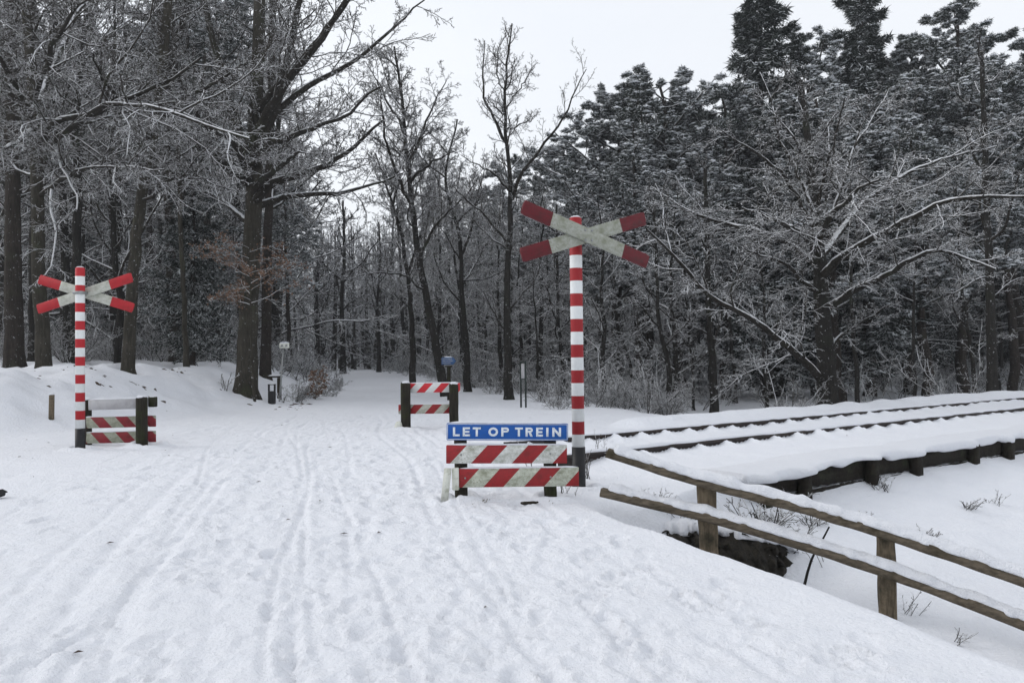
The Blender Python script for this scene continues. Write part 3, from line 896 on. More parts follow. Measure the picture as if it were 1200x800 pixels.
# far barrier in the middle
D1 = 13.0
X = lambda px: P(px, 480, D1)[0]
Zf = lambda py: P(500, py, D1)[2]
cx1 = X(504); g1 = gz(cx1, D1)
root = new_empty("warning_barrier", (cx1, D1, g1))
tag(root, "small red and white striped barrier between two snow topped posts across the track", "barrier", "striped barriers at the crossing")
barrier_post(root, X(475.5) - cx1, 0, Zf(448) - g1, .16, seed=7)
barrier_post(root, X(532) - cx1, 0, Zf(450) - g1, .15, seed=8)
st = stripe_mat("far_stripes", 'd', 0, .275, .05, .5, grime=.15, red=(0.55, 0.03, 0.04, 1), white=(0.66, 0.67, 0.66, 1))
child_board(root, "striped_board", st, X(478) - cx1, X(539) - cx1, Zf(460) - g1, Zf(449) - g1, .10, .03, seed=9)
st = stripe_mat("far_stripes_worn", 'd', 0, .30, .05, .5, grime=.7, white=(0.5, 0.5, 0.44, 1))
child_board(root, "striped_board", st, X(466) - cx1, X(530) - cx1, Zf(485) - g1, Zf(474) - g1, .10, .03, seed=10)
p_ = P(463, 503, D1)
mb = MB(); lumpy_strip(mb, [(X(462) - cx1, -.05, .0), (X(472) - cx1, -.05, .05)], .12, .12, 3, K=8)
mb.build("end_board", M['dirty_white'], root)

# left barrier at the left cross sign
D2 = 11.0
X = lambda px: P(px, 490, D2)[0]
Zf = lambda py: P(140, py, D2)[2]
cx2 = X(135); g2 = gz(cx2, D2)
yaw2 = R(-6)
root = new_empty("warning_barrier", (cx2, D2, g2), yaw2)
tag(root, "worn striped barrier with bare grey top plank behind the farther cross sign", "barrier", "striped barriers at the crossing")
barrier_post(root, X(173) - cx2, -.10, Zf(465) - g2, .15, seed=11)
barrier_post(root, X(95.5) - cx2, .08, Zf(468) - g2, .12, seed=12)
mb = MB(); mb.box((X(180) - cx2, .03, Zf(471) - g2), (.09, .10, .14), None, .01); mb.build("post", M['post'], root)
child_board(root, "grey_board", M['board_back'], X(101) - cx2, X(169) - cx2, Zf(479.5) - g2, Zf(467.5) - g2, .02, .03, R(-1.2), seed=13)
st = stripe_mat("left_stripes", 'd', 0, .36, .05, .5, slope=-.93, grime=1.0, white=(0.33, 0.34, 0.28, 1), red=(0.25, 0.02, 0.03, 1))
for (a, b) in ((501, 488), (519, 506)):
    o = child_board(root, "striped_board", st, X(87) - cx2, X(183) - cx2, Zf(a) - g2, Zf(b) - g2, .04, .03, R(-1.2), seed=a)

# ------------------------------------------------------------------ wooden railing at the right
def make_railing():
    root = new_empty("wooden_railing", tuple(P(825, 655, 6.2)))
    tag(root, "weathered wooden two-rail railing with snow on its rails, sloping down right", "railing")
    L0 = np.array(root.location)
    dep = lambda px: 6.75 - (px - 706) / 500.0 * 1.35
    tops = [(712, 530), (770, 549), (825, 565.5), (890, 582), (958, 600), (1035, 624), (1120, 652), (1200, 680), (1270, 705)]
    lows = [(705, 576), (765, 590), (825, 604), (890, 622), (958, 643), (1035, 668), (1120, 699), (1200, 730), (1270, 757)]
    for k, pts in enumerate((tops, lows)):
        w_ = [P(x, y, dep(x) - .06) - L0 for (x, y) in pts]
        Kp = 60
        pp = resample(w_, Kp)
        g = np.random.default_rng(k + 5)
        t = np.gradient(pp, axis=0); t /= np.linalg.norm(t, axis=1, keepdims=True)
        rt = np.cross(t, [0, 0, 1]); rt /= np.linalg.norm(rt, axis=1, keepdims=True); up = np.cross(rt, t)
        prof = [(-.045, -.034), (.045, -.034), (.050, -.01), (.036, .030), (.0, .036), (-.036, .030), (-.050, -.01)]
        V = np.zeros((Kp, len(prof), 3))
        for i_, (a, b) in enumerate(prof):
            j1 = hash_noise(np.arange(Kp) * .35, np.full(Kp, i_ * 1.7), 50 + k) * .012
            V[:, i_] = pp + rt * (a + j1)[:, None] + up * (b + j1)[:, None]
        m = len(prof)
        mb = MB()
        i = np.arange(Kp - 1)[:, None]; j = np.arange(m)[None, :]; jn = (j + 1) % m
        mb.add(V.reshape(-1, 3), Q=np.stack([i * m + j, i * m + jn, (i + 1) * m + jn, (i + 1) * m + j], axis=-1))
        mb.polys.append(list(range(m))[::-1]); mb.polys.append([(Kp - 1) * m + i_ for i_ in range(m)])
        o = mb.build("rail", M['wood_rail'], root)
        mb = MB(); lumpy_strip(mb, [p + np.array([0, 0, .028]) for p in pp[1:]], .085, .062 if k == 0 else .055, 60 + k, K=260, noise_s=4.5, sides=11)
        mb.build("snow_cap", M['snow_cap'], o, smooth=True)
    for (pxt, pyt, pxb, pyb, wpx) in ((827, 564, 833, 700, 20.5), (1037, 622, 1041, 760, 17.0)):
        d = dep(pxt) + .03
        a = P(pxt, pyt, d) - L0; b = P(pxb, pyb, d) - L0
        wd = wpx / F * d
        mb = MB()
        K = 10
        for u in range(1): pass
        c = np.linspace(0, 1, K)[:, None] * (b - a)[None, :] + a[None, :]
        g = np.random.default_rng(int(pxt))
        V = []
        for q_ in range(K):
            for (sx, sy) in ((-1, -1), (-.8, -1.1), (.8, -1.1), (1, -1), (1, .8), (-1, .8)):
                V.append(c[q_] + np.array([sx * wd / 2 + g.normal(0, .0025), sy * .04 + g.normal(0, .002), 0]))
        Q = [(r_ * 6 + i_, (r_ + 1) * 6 + i_, (r_ + 1) * 6 + (i_ + 1) % 6, r_ * 6 + (i_ + 1) % 6) for r_ in range(K - 1) for i_ in range(6)]
        mb.add(V, Q=Q); mb.polys.append(list(range(6))); mb.polys.append([(K - 1) * 6 + i_ for i_ in range(6)][::-1])
        mb.build("post", M['wood_post'], root)
M['wood_rail'] = wood_mat("railing_wood", (0.05, 0.041, 0.030, 1), (0.155, 0.128, 0.095, 1), snow=False, dirt=(0.035, 0.03, 0.018, 1), stretch=(2, 9, 14))
M['wood_post'] = wood_mat("railing_post_wood", (0.07, 0.055, 0.037, 1), (0.22, 0.175, 0.12, 1), snow=False, dirt=(0.03, 0.028, 0.018, 1), stretch=(12, 12, 1.5))
make_railing()

# ------------------------------------------------------------------ eroded earth bank behind the railing
def make_bank_edge():
    tp = [(735, 612, 6.9), (765, 618, 6.85), (800, 620, 6.8), (838, 619, 6.75), (872, 624, 6.7), (900, 630, 6.75), (924, 642, 6.9)]
    bt = [(735, 622, 6.9), (765, 634, 6.85), (800, 645, 6.7), (838, 668, 6.6), (872, 690, 6.5), (900, 690, 6.6), (926, 676, 6.85)]
    K = 90; Rr = 16
    a = resample([P(*t) for t in tp], K); b = resample([P(*t) for t in bt], K)
    root_loc = a.mean(0)
    V = np.zeros((K, Rr, 3))
    for r_ in range(Rr):
        f = r_ / (Rr - 3)
        if r_ < Rr - 2:
            p = a * (1 - f) + b * f
            p = p + np.stack([hash_noise(np.arange(K) * .3, np.full(K, r_ * .7), 70) * .05,
                              hash_noise(np.arange(K) * .33, np.full(K, r_ * .6), 71) * .16 - .10 * math.sin(f * 3.1),
                              hash_noise(np.arange(K) * .45, np.full(K, r_ * .5), 72) * .05], 1)
        else:
            p = (b if r_ == Rr - 2 else a) + np.array([0, .35, -.02])
        V[:, r_] = p - root_loc
    i = np.arange(K - 1)[:, None]; j = np.arange(Rr)[None, :]; jn = (j + 1) % Rr
    mb = MB(); mb.add(V.reshape(-1, 3), Q=np.stack([i * Rr + j, i * Rr + jn, (i + 1) * Rr + jn, (i + 1) * Rr + j], axis=-1))
    mb.polys.append(list(range(Rr))); mb.polys.append([(K - 1) * Rr + q_ for q_ in range(Rr)][::-1])
    root = new_empty("bank_wall", tuple(root_loc))
    tag(root, "dark eroded peat and stone bank edge behind the railing's first post", "bank wall")
    mb.build("earth_face", M['peat'], root)
    mb = MB()
    cap = [p - root_loc + np.array([0, .10, -.035]) for p in a]
    lumpy_strip(mb, cap, .34, .10, 77, K=90, noise_s=10, sides=13, under=.2)
    mb.build("snow_cap", M['snow_cap'], root, smooth=True)
m_, n_, b_ = mat("mossy_peat")
k_ = noise(n_, 16, 6, .75)
c_ = mixc(n_, ramp(n_, k_, .35, .7), (0.010, 0.008, 0.006, 1), (0.040, 0.033, 0.020, 1))
c_ = mixc(n_, ramp(n_, noise(n_, 22, 5, .7), .66, .69), c_, SNOW)
n_.links.new(c_, b_.inputs['Base Color']); b_.inputs['Roughness'].default_value = .95
bump(n_, b_, k_, 1.0, .05)
M['peat'] = m_
make_bank_edge()

# ------------------------------------------------------------------ small roadside things
def ground_hit(px, py, dmin=3.5, dmax=70):
    ds = np.geomspace(dmin, dmax, 1500)
    ray = _f + (px - 600) / F * _r - (py - 400) / F * _u
    pts = np.array([0, 0, EYE]) + ray[None, :] * (ds / ray[1])[:, None]
    g_ = ground(pts[:, 0], pts[:, 1])
    k = np.argmax(pts[:, 2] < g_)
    return pts[k] if pts[k, 2] < g_[k] else pts[-1]

def base_at(px, d):
    p = P(px, 440, d); return np.array([p[0], p[1], gz(p[0], p[1])])

# litter bin
b = base_at(318.5, 20.0)
root = new_empty("litter_bin", tuple(b)); tag(root, "small black litter bin at the foot of the big trunk", "litter bin")
mb = MB(); mb.box((0, 0, .165), (.165, .14, .37), None, .012); mb.build("bin_body", M['black'], root)
mb = MB()
for sx in (-1, 1): mb.box((sx * .072, 0, .43), (.018, .12, .16))
mb.box((0, 0, .515), (.17, .14, .022), None, .004)
mb.build("bin_hood", M['black'], root)
mb = MB(); lumpy_strip(mb, [(-.08, 0, .526), (.08, 0, .526)], .12, .02, 5, K=8); mb.build("snow_cap", M['snow_cap'], root, smooth=True)
# leaning post with little plate
b = base_at(326.5, 20.6); t = P(332, 405, 20.5)
root = new_empty("marker_post", tuple(b)); tag(root, "thin leaning post with small pale plate beside the litter bin", "marker post")
mb = MB(); cyl(mb, (0, 0, -.2), t - b + np.array([0, 0, -.02]), .026, .022, 10); mb.build("post", M['metal'], root)
mb = MB(); mb.box(t - b + np.array([.04, -.05, .0]), (.25, .02, .13), None, .004); mb.build("plate", M['dirty_white'], root)
for dx in (-.055, .055):
    mb = MB(); c = t - b + np.array([.04 + dx, -.066, .0]); cyl(mb, c, c + np.array([0, .006, 0]), .030, .030, 12)
    mb.build("round_mark", M['metal'], root)
mb = MB(); lumpy_strip(mb, [t - b + np.array([-.08, -.05, .066]), t - b + np.array([.16, -.05, .066])], .035, .025, 5, K=8); mb.build("snow_cap", M['snow_cap'], root, smooth=True)
# low wooden rest bar near it
b = base_at(322, 21.6)
root = new_empty("log_bench", tuple(b)); tag(root, "low dark plank bench end showing behind the litter bin", "bench")
mb = MB(); mb.box((0, 0, .62), (.34, .28, .05), None, .01); mb.build("seat", M['wood_dark'], root)
mb = MB(); mb.box((.12, 0, .27), (.07, .2, .64), None, .01); mb.build("leg", M['wood_dark'], root)
mb = MB(); lumpy_strip(mb, [(-.16, 0, .645), (.16, 0, .645)], .25, .03, 6, K=10); mb.build("snow_cap", M['snow_cap'], root, smooth=True)
# little stake at the left
b = base_at(60, 13.6); hb = .40
root = new_empty("wooden_stake", tuple(b)); tag(root, "short wooden stake with a snow cap on the left bank", "stake")
mb = MB(); cyl(mb, (0, 0, -.2), (0.01, 0, hb), .045, .043, 10); mb.build("post", M['wood'], root)
mb = MB(); lumpy_strip(mb, [(-.04, 0, hb), (.05, 0, hb)], .09, .035, 7, K=8); mb.build("snow_cap", M['snow_cap'], root, smooth=True)
# blue cycle route sign
b = base_at(526, 22.0)
root = new_empty("route_sign", tuple(b)); tag(root, "small blue pointed route sign on dark post behind the far barrier", "route sign")
zt = P(526, 431, 22)[2] - b[2]
mb = MB(); cyl(mb, (0, 0, -.2), (0, 0, zt + .02), .055, .05, 12); mb.build("post", M['post'], root)
mb = MB(); mb.box((0, 0, zt + .045), (.19, .12, .05), None, .01); mb.build("post_cap", M['wood_dark'], root)
M['blue_pale'] = simple("pale_blue_enamel", (0.05, 0.11, 0.24, 1), .6)
mb = MB(); hz = .10; zc = zt + .19
pts = [(-.19, -hz), (.13, -hz), (.21, 0), (.13, hz), (-.19, hz)]
V = [(x, y, zc + z) for y in (-.075, -.045) for (x, z) in pts]
mb.poly(V, [(0, 1, 2, 3, 4), (9, 8, 7, 6, 5)] + [(i, i + 5, (i + 1) % 5 + 5, (i + 1) % 5) for i in range(5)])
o = mb.build("sign_plate", M['blue_pale'], root)
mb = MB()
for k_, (x0, x1) in enumerate(((-.16, .10), (-.16, .12), (-.16, .06))):
    z_ = zc + .055 - k_ * .055
    xx = x0
    g = np.random.default_rng(k_)
    while xx < x1:
        wd = g.uniform(.018, .035); mb.box((xx + wd / 2, -.078, z_), (wd, .004, .022)); xx += wd + .012
mb.build("sign_text", M['board_back'], root)
mb = MB(); lumpy_strip(mb, [(-.12, -.06, zc + hz), (.1, -.06, zc + hz)], .05, .03, 3, K=10); mb.build("snow_cap", M['snow_cap'], root, smooth=True)
# slim info board on two dark posts
b = base_at(613, 18.5)
root = new_empty("info_board", tuple(b), R(-50)); tag(root, "narrow white information panel on two dark green posts at forest edge", "info board")
H = P(613, 424.5, 18.5)[2] - b[2]
for sx in (-.085, .085):
    mb = MB(); cyl(mb, (sx, 0, -.2), (sx, 0, H), .022, .022, 10); mb.build("post", M['green_metal'], root)
mb = MB(); mb.box((0, 0, H - .20), (.12, .02, .34), None, .004); mb.build("panel", M['white_panel'] if 'white_panel' in M else M['board_back'], root)
mb = MB(); mb.box((0, 0, H + .005), (.20, .05, .03), None, .008); mb.box((0, 0, H - .385), (.17, .03, .025), None, .004); mb.build("panel_frame", M['green_metal'], root)

# ------------------------------------------------------------------ trees
def finish_tree(name, trunk_mb, crown_parts, trunk_mat, base, parent_loc=None):
    root = new_empty(name, tuple(base))
    trunk_mb.build("trunk", trunk_mat, root, smooth=True)
    if len(crown_parts) == 1:
        mb, m = crown_parts[0]; mb.build("crown", m, root)
    else:
        for k, (mb, m) in enumerate(crown_parts):
            mb.build("crown" if k == 0 else "foliage", m, root)
    return root

def root_flare(mb, r, seed, depth=.35, n=6):
    g = np.random.default_rng(seed)
    for k in range(n):
        a = k * 2 * math.pi / n + g.uniform(-.4, .4); L = r * g.uniform(1.1, 2.1)
        d = np.array([math.cos(a), math.sin(a), 0])
        pts = [d * r * .30 + np.array([0, 0, r * 2.2]), d * r * .55 + np.array([0, 0, r * 1.1]), d * r * .78 + np.array([0, 0, r * .35]), d * (r + L * .15) + np.array([0, 0, -.10]), d * (r + L * .4) + np.array([0, 0, -.35])]
        p = resample(pts, 8)
        sweep(mb, p[None], (r * np.linspace(.55, .15, 8))[None], 8)

def hero(name, label, cat, base, trunk, r0, r1, limbs, tmat=None, seed=1, dens=(9, 9, 7), twigm=None, lens=(.38, .40, .40), up=.04, trange=.12, twr=.0075, extra_limbs=0, elr=.22, group=None, t_extra=(.45, .98), flat=.9, wig=.12, rk=1.0, limbm=None):
    """trunk / limbs: world-space point lists; limb = (points, r_start, r_end)"""
    g = np.random.default_rng(seed)
    base = np.array(base, float)
    K = 28
    tp = resample([np.array(p) - base for p in trunk], K)
    tp[1:-1] += g.normal(0, .012, (K - 2, 3))
    tr = r0 + (r1 - r0) * np.linspace(0, 1, K) ** .8
    tr[:3] *= np.array([1.22, 1.1, 1.04])
    tm_ = MB(); sweep(tm_, tp[None], tr[None], 16); root_flare(tm_, r0, seed)
    cm = MB(); lm = MB()
    Kl = 16
    LP, LR = [], []
    for (pts, ra, rb) in limbs:
        p = resample([np.array(q) - base for q in pts], Kl)
        p[1:] += np.cumsum(g.normal(0, .05, (Kl - 1, 3)), axis=0) * .6
        LP.append(p); LR.append(np.linspace(ra, rb, Kl))
    if limbs: LP = np.stack(LP); LR = np.stack(LR)
    if extra_limbs:
        Pe, Re = spawn(tp[None], tr[None], extra_limbs, t_extra[0], t_extra[1], R(58), elr, Kl, up=.03, wig=.14, rr=.015, g=g)
        LP = np.concatenate([LP, Pe]) if limbs else Pe
        LR = np.concatenate([LR, Re]) if limbs else Re
    sweep(lm, LP, LR, 10)
    L1, R1 = spawn(LP, LR, dens[0], trange, .97, R(48), lens[0], 9, up=up, wig=.15, rr=.010 * rk, flat=flat, g=g, rmin=.008 * rk)
    # the trunk top also branches
    L1b, R1b = spawn(tp[None], tr[None], dens[0] * 2, .55, .98, R(50), .14, 9, up=up, wig=.15, rr=.014, g=g, rmin=.008)
    L1 = np.concatenate([L1, L1b]); R1 = np.concatenate([R1, R1b])
    sweep(cm, L1, R1, 5)
    L2, R2 = spawn(L1, R1, dens[1], .12, .98, R(45), lens[1], 6, up=up * .6, wig=.16, rr=.008 * rk, flat=flat, g=g, rmin=.007 * rk)
    sweep(cm, L2, R2, 4)
    L3, R3 = spawn(L2, R2, dens[2], .1, .98, R(42), lens[2], 4, up=up * .3, wig=.2, rr=.008, flat=flat, g=g, rmin=twr)
    sweep(cm, L3, R3, 4)
    L4, R4 = spawn(L3, R3, 3, .15, .95, R(40), .5, 3, up=0, wig=.2, rr=.008, flat=flat, g=g, rmin=twr * .85)
    sweep(cm, L4, R4, 4)
    root = finish_tree(name, tm_, [(cm, twigm or M['twig'])], tmat or M['bark'], base)
    lm.build("limbs", limbm or M['limb'], root, smooth=True)
    tag(root, label, cat, group)
    return root

def pl(d, *pts):
    """points given as (px, py, depth offset)"""
    return [P(x, y, d + (o[0] if o else 0)) for (x, y, *o) in pts]

def with_base(px, d, pts):
    b = base_at(px, d); b0 = b - np.array([0, 0, .25])
    return b, [b0] + pts

# --- the big oak at the left
d = 20.5
b, tk = with_base(287, d, pl(d, (291, 380), (294, 310), (297, 245), (298, 190, .2), (300, 120, .4), (303, 40, .6), (306, -40, .8), (312, -130, 1)))
limbs = [
 (pl(d, (297, 238), (319, 214, -.5), (360, 205, -1.2), (400, 188, -1.8), (430, 166, -2.2), (458, 142, -2.6)), .12, .025),
 (pl(d, (298, 246), (322, 228, .4), (356, 221, .8), (398, 223, 1.3), (428, 211, 1.8), (470, 196, 2.3)), .10, .02),
 (pl(d, (297, 205), (272, 130), (255, 60, .5), (240, 0, 1), (222, -80, 1.4)), .14, .04),
 (pl(d, (299, 195), (326, 130, .3), (346, 75, .6), (362, 15, 1), (385, -60, 1.4)), .15, .04),
 (pl(d, (300, 160), (336, 95, -.5), (380, 40, -1), (425, -10, -1.4), (460, -60, -1.8)), .12, .03),
 (pl(d, (303, 150), (350, 105, .8), (410, 75, 1.5), (455, 38, 2), (488, 5, 2.4)), .10, .02),
 (pl(d, (303, 130), (360, 60, -.4), (405, 5, -.9), (430, -60, -1.4)), .10, .03),
 (pl(d, (292, 215), (262, 190, -1.2), (226, 135, -2.2), (205, 70, -3)), .12, .03),
 (pl(d, (295, 260), (262, 235, 1.), (235, 225, 1.8), (205, 205, 2.5)), .08, .02),
 (pl(d, (300, 170), (325, 165, -1.2), (365, 150, -2.2), (405, 130, -3.2), (440, 100, -4)), .09, .02),
 (pl(d, (297, 225), (310, 205, -1.5), (330, 190, -3), (350, 180, -4.5)), .09, .02),
 (pl(d, (295, 215), (280, 180, -1.5), (262, 160, -3), (240, 150, -4.5)), .09, .02)]
hero("oak_tree", "big bare oak with thick trunk and snowy spreading limbs beside the litter bin", "tree", b, tk, .275, .12, limbs, seed=21, dens=(11, 8, 6), rk=.75, lens=(.42, .45, .48), t_extra=(.5, .98), extra_limbs=8)

# --- big oak at the right beyond the track
d = 19
b, tk = with_base(970, d, pl(d, (969, 440), (966, 390), (961, 335), (958, 280), (952, 210, .3), (945, 150, .6), (938, 95, 1)))
limbs = [
 (pl(d, (962, 445), (940, 412, -.6), (915, 397, -1.1), (880, 369, -1.6), (846, 350, -2.1), (812, 333, -2.6), (795, 308, -2.8), (777, 287, -3), (752, 262, -3.2)), .10, .022),
 (pl(d, (960, 345), (942, 325, -.4), (915, 305, -.8), (885, 290, -1.2), (864, 276, -1.5)), .06, .015),
 (pl(d, (967, 362), (1000, 341, -.7), (1032, 323, -1.4), (1063, 306, -2), (1080, 290, -2.3), (1110, 289, -2.6), (1137, 306, -3), (1160, 313, -3.3)), .10, .02),
 (pl(d, (962, 325), (979, 304, -.5), (994, 291, -1), (1016, 281, -1.4), (1044, 266, -1.9), (1080, 245, -2.4), (1120, 238, -2.9), (1165, 236, -3.4), (1210, 232, -4)), .11, .02),
 (pl(d, (972, 410), (991, 396, .2), (1019, 383, -.3), (1044, 360, -.8)), .05, .012),
 (pl(d, (960, 290), (985, 220, .2), (1008, 160, .4), (1040, 110, .6)), .055, .012),
 (pl(d, (955, 270), (915, 215, -.5), (872, 180, -1), (825, 160, -1.4)), .055, .012),
 (pl(d, (955, 250), (925, 190, .5), (895, 140, .9), (880, 90, 1.2)), .05, .012),
 (pl(d, (957, 240), (980, 170, -.8), (990, 110, -1.4)), .045, .012),
 (pl(d, (962, 300), (1010, 240, .8), (1070, 200, 1.4), (1130, 180, 2), (1180, 170, 2.5)), .09, .02),
 (pl(d, (958, 300), (930, 260, -1.6), (900, 240, -3), (870, 235, -4.2)), .08, .02),
 (pl(d, (960, 280), (975, 240, -1.8), (1000, 215, -3.4), (1030, 200, -4.6)), .08, .02),
 (pl(d, (957, 310), (915, 280, .6), (860, 262, 1.2), (805, 240, 1.6), (770, 205, 2)), .08, .02)]
hero("oak_tree", "dark bare oak beyond the track with one long snowy limb reaching left", "tree", b, tk, .27, .05, limbs, tmat=M['bark_dark'], seed=22, limbm=M['limb_snowy'], dens=(12, 8, 6), rk=.75, lens=(.42, .45, .48), up=.0, flat=.6, extra_limbs=6, elr=.28, t_extra=(.4, .95))

# --- tall bare tree in the middle, seen against the sky
d = 22
b, tk = with_base(596, d, pl(d, (595, 420), (594, 360), (596, 296), (599, 240), (597, 200), (593, 165), (591, 112), (594, 72, .2), (600, 28, .3)))
limbs = [
 (pl(d, (600, 234), (610, 210, -.3), (625, 184, -.6), (655, 142, -1), (679, 101, -1.4), (686, 78, -1.5)), .055, .01),
 (pl(d, (594, 168), (576, 139, .2), (561, 112, .5), (556, 85, .6), (559, 49, .8)), .05, .009),
 (pl(d, (592, 130), (605, 112, .4), (622, 100, .7), (632, 86, 1)), .025, .008),
 (pl(d, (591, 105), (580, 85, -.4), (584, 62, -.5), (592, 46, -.6)), .02, .008),
 (pl(d, (592, 150), (612, 140, -.5), (628, 130, -1)), .025, .008),
 (pl(d, (592, 140), (575, 120, -.5), (566, 105, -1)), .025, .008),
 (pl(d, (599, 225), (580, 205, -.6), (563, 196, -1.1), (548, 180, -1.6)), .035, .008),
 (pl(d, (596, 290), (575, 262, -.8), (552, 240, -1.6), (535, 226, -2.2)), .04, .01)]
hero("bare_tree", "tall bare tree with forked top against the sky, behind the blue sign's right end", "tree", b, tk, .13, .02, limbs, tmat=M['bark_dark'], seed=23, dens=(11, 7, 4), twigm=M['twig_bare'], lens=(.42, .46, .5), up=.07, flat=1.0, twr=.0045, rk=.62, extra_limbs=9, elr=.16, t_extra=(.12, .95))

# --- leaning tree left of it
d = 24
b, tk = with_base(523, d, pl(d, (512, 410), (500, 350), (488, 285), (479, 210), (474, 140, .2), (468, 90, .4), (462, 55, .6)))
limbs = [(pl(d, (482, 240), (462, 190, -.5), (448, 140, -1), (440, 95, -1.4)), .06, .015),
         (pl(d, (478, 190), (500, 140, .4), (512, 110, .8), (525, 92, 1)), .05, .012),
         (pl(d, (476, 160), (455, 110, .8), (436, 70, 1.2)), .05, .012),
         (pl(d, (490, 300), (515, 260, -.6), (545, 235, -1), (560, 205, -1.4)), .05, .012),
         (pl(d, (498, 340), (470, 320, -1), (440, 318, -1.8), (415, 330, -2.2)), .04, .01),
         (pl(d, (480, 215), (510, 190, -.6), (540, 178, -1.2)), .05, .01)]
hero("bare_tree", "bare tree leaning left with a fine fan crown, above the far barrier's right post", "tree", b, tk, .15, .03, limbs, tmat=M['bark_dark'], seed=24, dens=(14, 9, 6), up=.06, twr=.0055, rk=.7, lens=(.45, .46, .5), twigm=M['twig_bare'], extra_limbs=9, elr=.22, t_extra=(.35, .95))

# --- curved tree with two stems between them
d = 27
b, tk = with_base(548, d, pl(d, (546, 400), (541, 340), (540, 280), (528, 240), (520, 215), (528, 170), (536, 140)))
limbs = [(pl(d, (540, 300), (552, 265, -.5), (558, 225, -.8), (572, 185, -1)), .05, .01),
         (pl(d, (524, 225), (505, 190, .4), (492, 160, .8)), .04, .01),
         (pl(d, (541, 340), (560, 300, 1), (580, 270, 1.5)), .04, .01)]
hero("bare_tree", "crooked bare tree rising between leaning tree and tall forked tree", "tree", b, tk, .13, .025, limbs, tmat=M['bark_dark'], seed=25, dens=(13, 9, 6), twr=.0055, rk=.7, lens=(.45, .46, .5), extra_limbs=10, elr=.26, t_extra=(.3, .95))

d = 27
b, tk = with_base(482, d, pl(d, (484, 400), (480, 340), (470, 270), (452, 215), (440, 180)))
limbs = [(pl(d, (478, 320), (495, 270, -.5), (505, 225, -1)), .05, .01), (pl(d, (460, 240), (470, 195, .5), (485, 150, .8)), .04, .01)]
hero("bare_tree", "curved slender tree left of the leaning tree, behind the far barrier's left post", "tree", b, tk, .13, .025, limbs, tmat=M['bark_dark'], seed=26, dens=(13, 9, 6), twr=.0055, rk=.7, lens=(.45, .46, .5), extra_limbs=10, elr=.26, t_extra=(.3, .95))

# --- foreground trunks on the left bank
d = 17
b, tk = with_base(50, d, pl(d, (51, 400), (46, 320), (44, 240), (42, 150), (34, 60, .3), (28, -40, .5), (20, -150, .8)))
limbs = [(pl(d, (44, 180), (70, 140, -.8), (105, 128, -1.6), (150, 108, -2.4), (200, 84, -3), (240, 60, -3.4)), .08, .02),
         (pl(d, (43, 200), (66, 160, -1), (110, 128, -2), (160, 124, -3), (215, 140, -3.6), (262, 160, -4), (300, 168, -4.4)), .07, .02),
         (pl(d, (46, 230), (90, 200, -1.6), (140, 192, -2.8), (190, 196, -3.6)), .05, .012),
         (pl(d, (44, 170), (25, 120, -1), (0, 80, -2), (-30, 40, -3)), .08, .02),
         (pl(d, (40, 130), (70, 70, .5), (95, 20, 1), (120, -30, 1.4)), .09, .02),
         (pl(d, (42, 150), (10, 175, -1.4), (-20, 190, -2.4), (-60, 200, -3)), .06, .015),
         (pl(d, (40, 120), (60, 60, -1.6), (80, 20, -3), (110, 0, -4)), .07, .015)]
hero("bare_tree", "straight brown trunk just left of the farther cross sign, snowy twisting limbs high up", "tree", b, tk, .155, .08, limbs, tmat=M['bark'], seed=27, limbm=M['limb_snowy'], dens=(12, 8, 7), rk=.8, lens=(.42, .45, .48), extra_limbs=10, elr=.25, flat=.75, up=.0, t_extra=(.35, .98))

d = 17.5
b, tk = with_base(150, d, pl(d, (152, 390), (156, 320), (162, 250), (175, 180), (186, 125), (192, 70), (196, 15), (200, -60), (205, -140)))
limbs = [(pl(d, (186, 125), (196, 60, .3), (214, 10, .5), (232, -40, .8)), .10, .05),
         (pl(d, (178, 165), (160, 130, -1), (140, 100, -2), (118, 60, -3)), .06, .015),
         (pl(d, (184, 140), (215, 110, -1), (250, 95, -2), (285, 70, -3)), .06, .015),
         (pl(d, (166, 235), (195, 215, -1), (235, 215, -2), (270, 230, -3)), .04, .01)]
hero("bare_tree", "slightly leaning grey-green trunk right of the farther cross sign", "tree", b, tk, .135, .08, limbs, tmat=M['bark'], seed=28, dens=(12, 8, 6), rk=.8, lens=(.42, .45, .48), extra_limbs=9, elr=.24, flat=.75, up=.0, t_extra=(.4, .98))

for (px, d, r, top, lab, tm_, sd_) in (
        (17, 19.5, .23, (12, 3), "thickest dark trunk at the far left edge of the wood", 'bark_pine', 31),
        (37, 21, .10, (40, -3), "thin dark trunk between the two leftmost thick trunks", 'bark_dark', 32),
        (82, 24, .14, (62, -4), "dark trunk leaning left, seen behind the farther cross sign", 'bark_dark', 33),
        (206, 26, .19, (186, -10), "dark straight trunk between leaning grey trunk and big oak", 'bark_pine', 34),
        (219, 21.5, .075, (200, 20), "slim straight young trunk left of the big oak", 'bark', 35),
        (311, 26, .18, (320, -5), "straight trunk half hidden just right behind the big oak", 'bark_pine', 36)):
    b, tk = with_base(px, d, pl(d, (px * .75 + top[0] * .25, 320), ((px + top[0]) / 2, 200), (px * .25 + top[0] * .75, 90), (top[0], -40)))
    hero("forest_tree", lab, "tree", b, tk, r, r * .5, [], tmat=M[tm_], seed=sd_, dens=(9, 7, 6), rk=.8, extra_limbs=16, elr=.24, flat=.7, up=.0, t_extra=(.38, .98), lens=(.42, .42, .42))

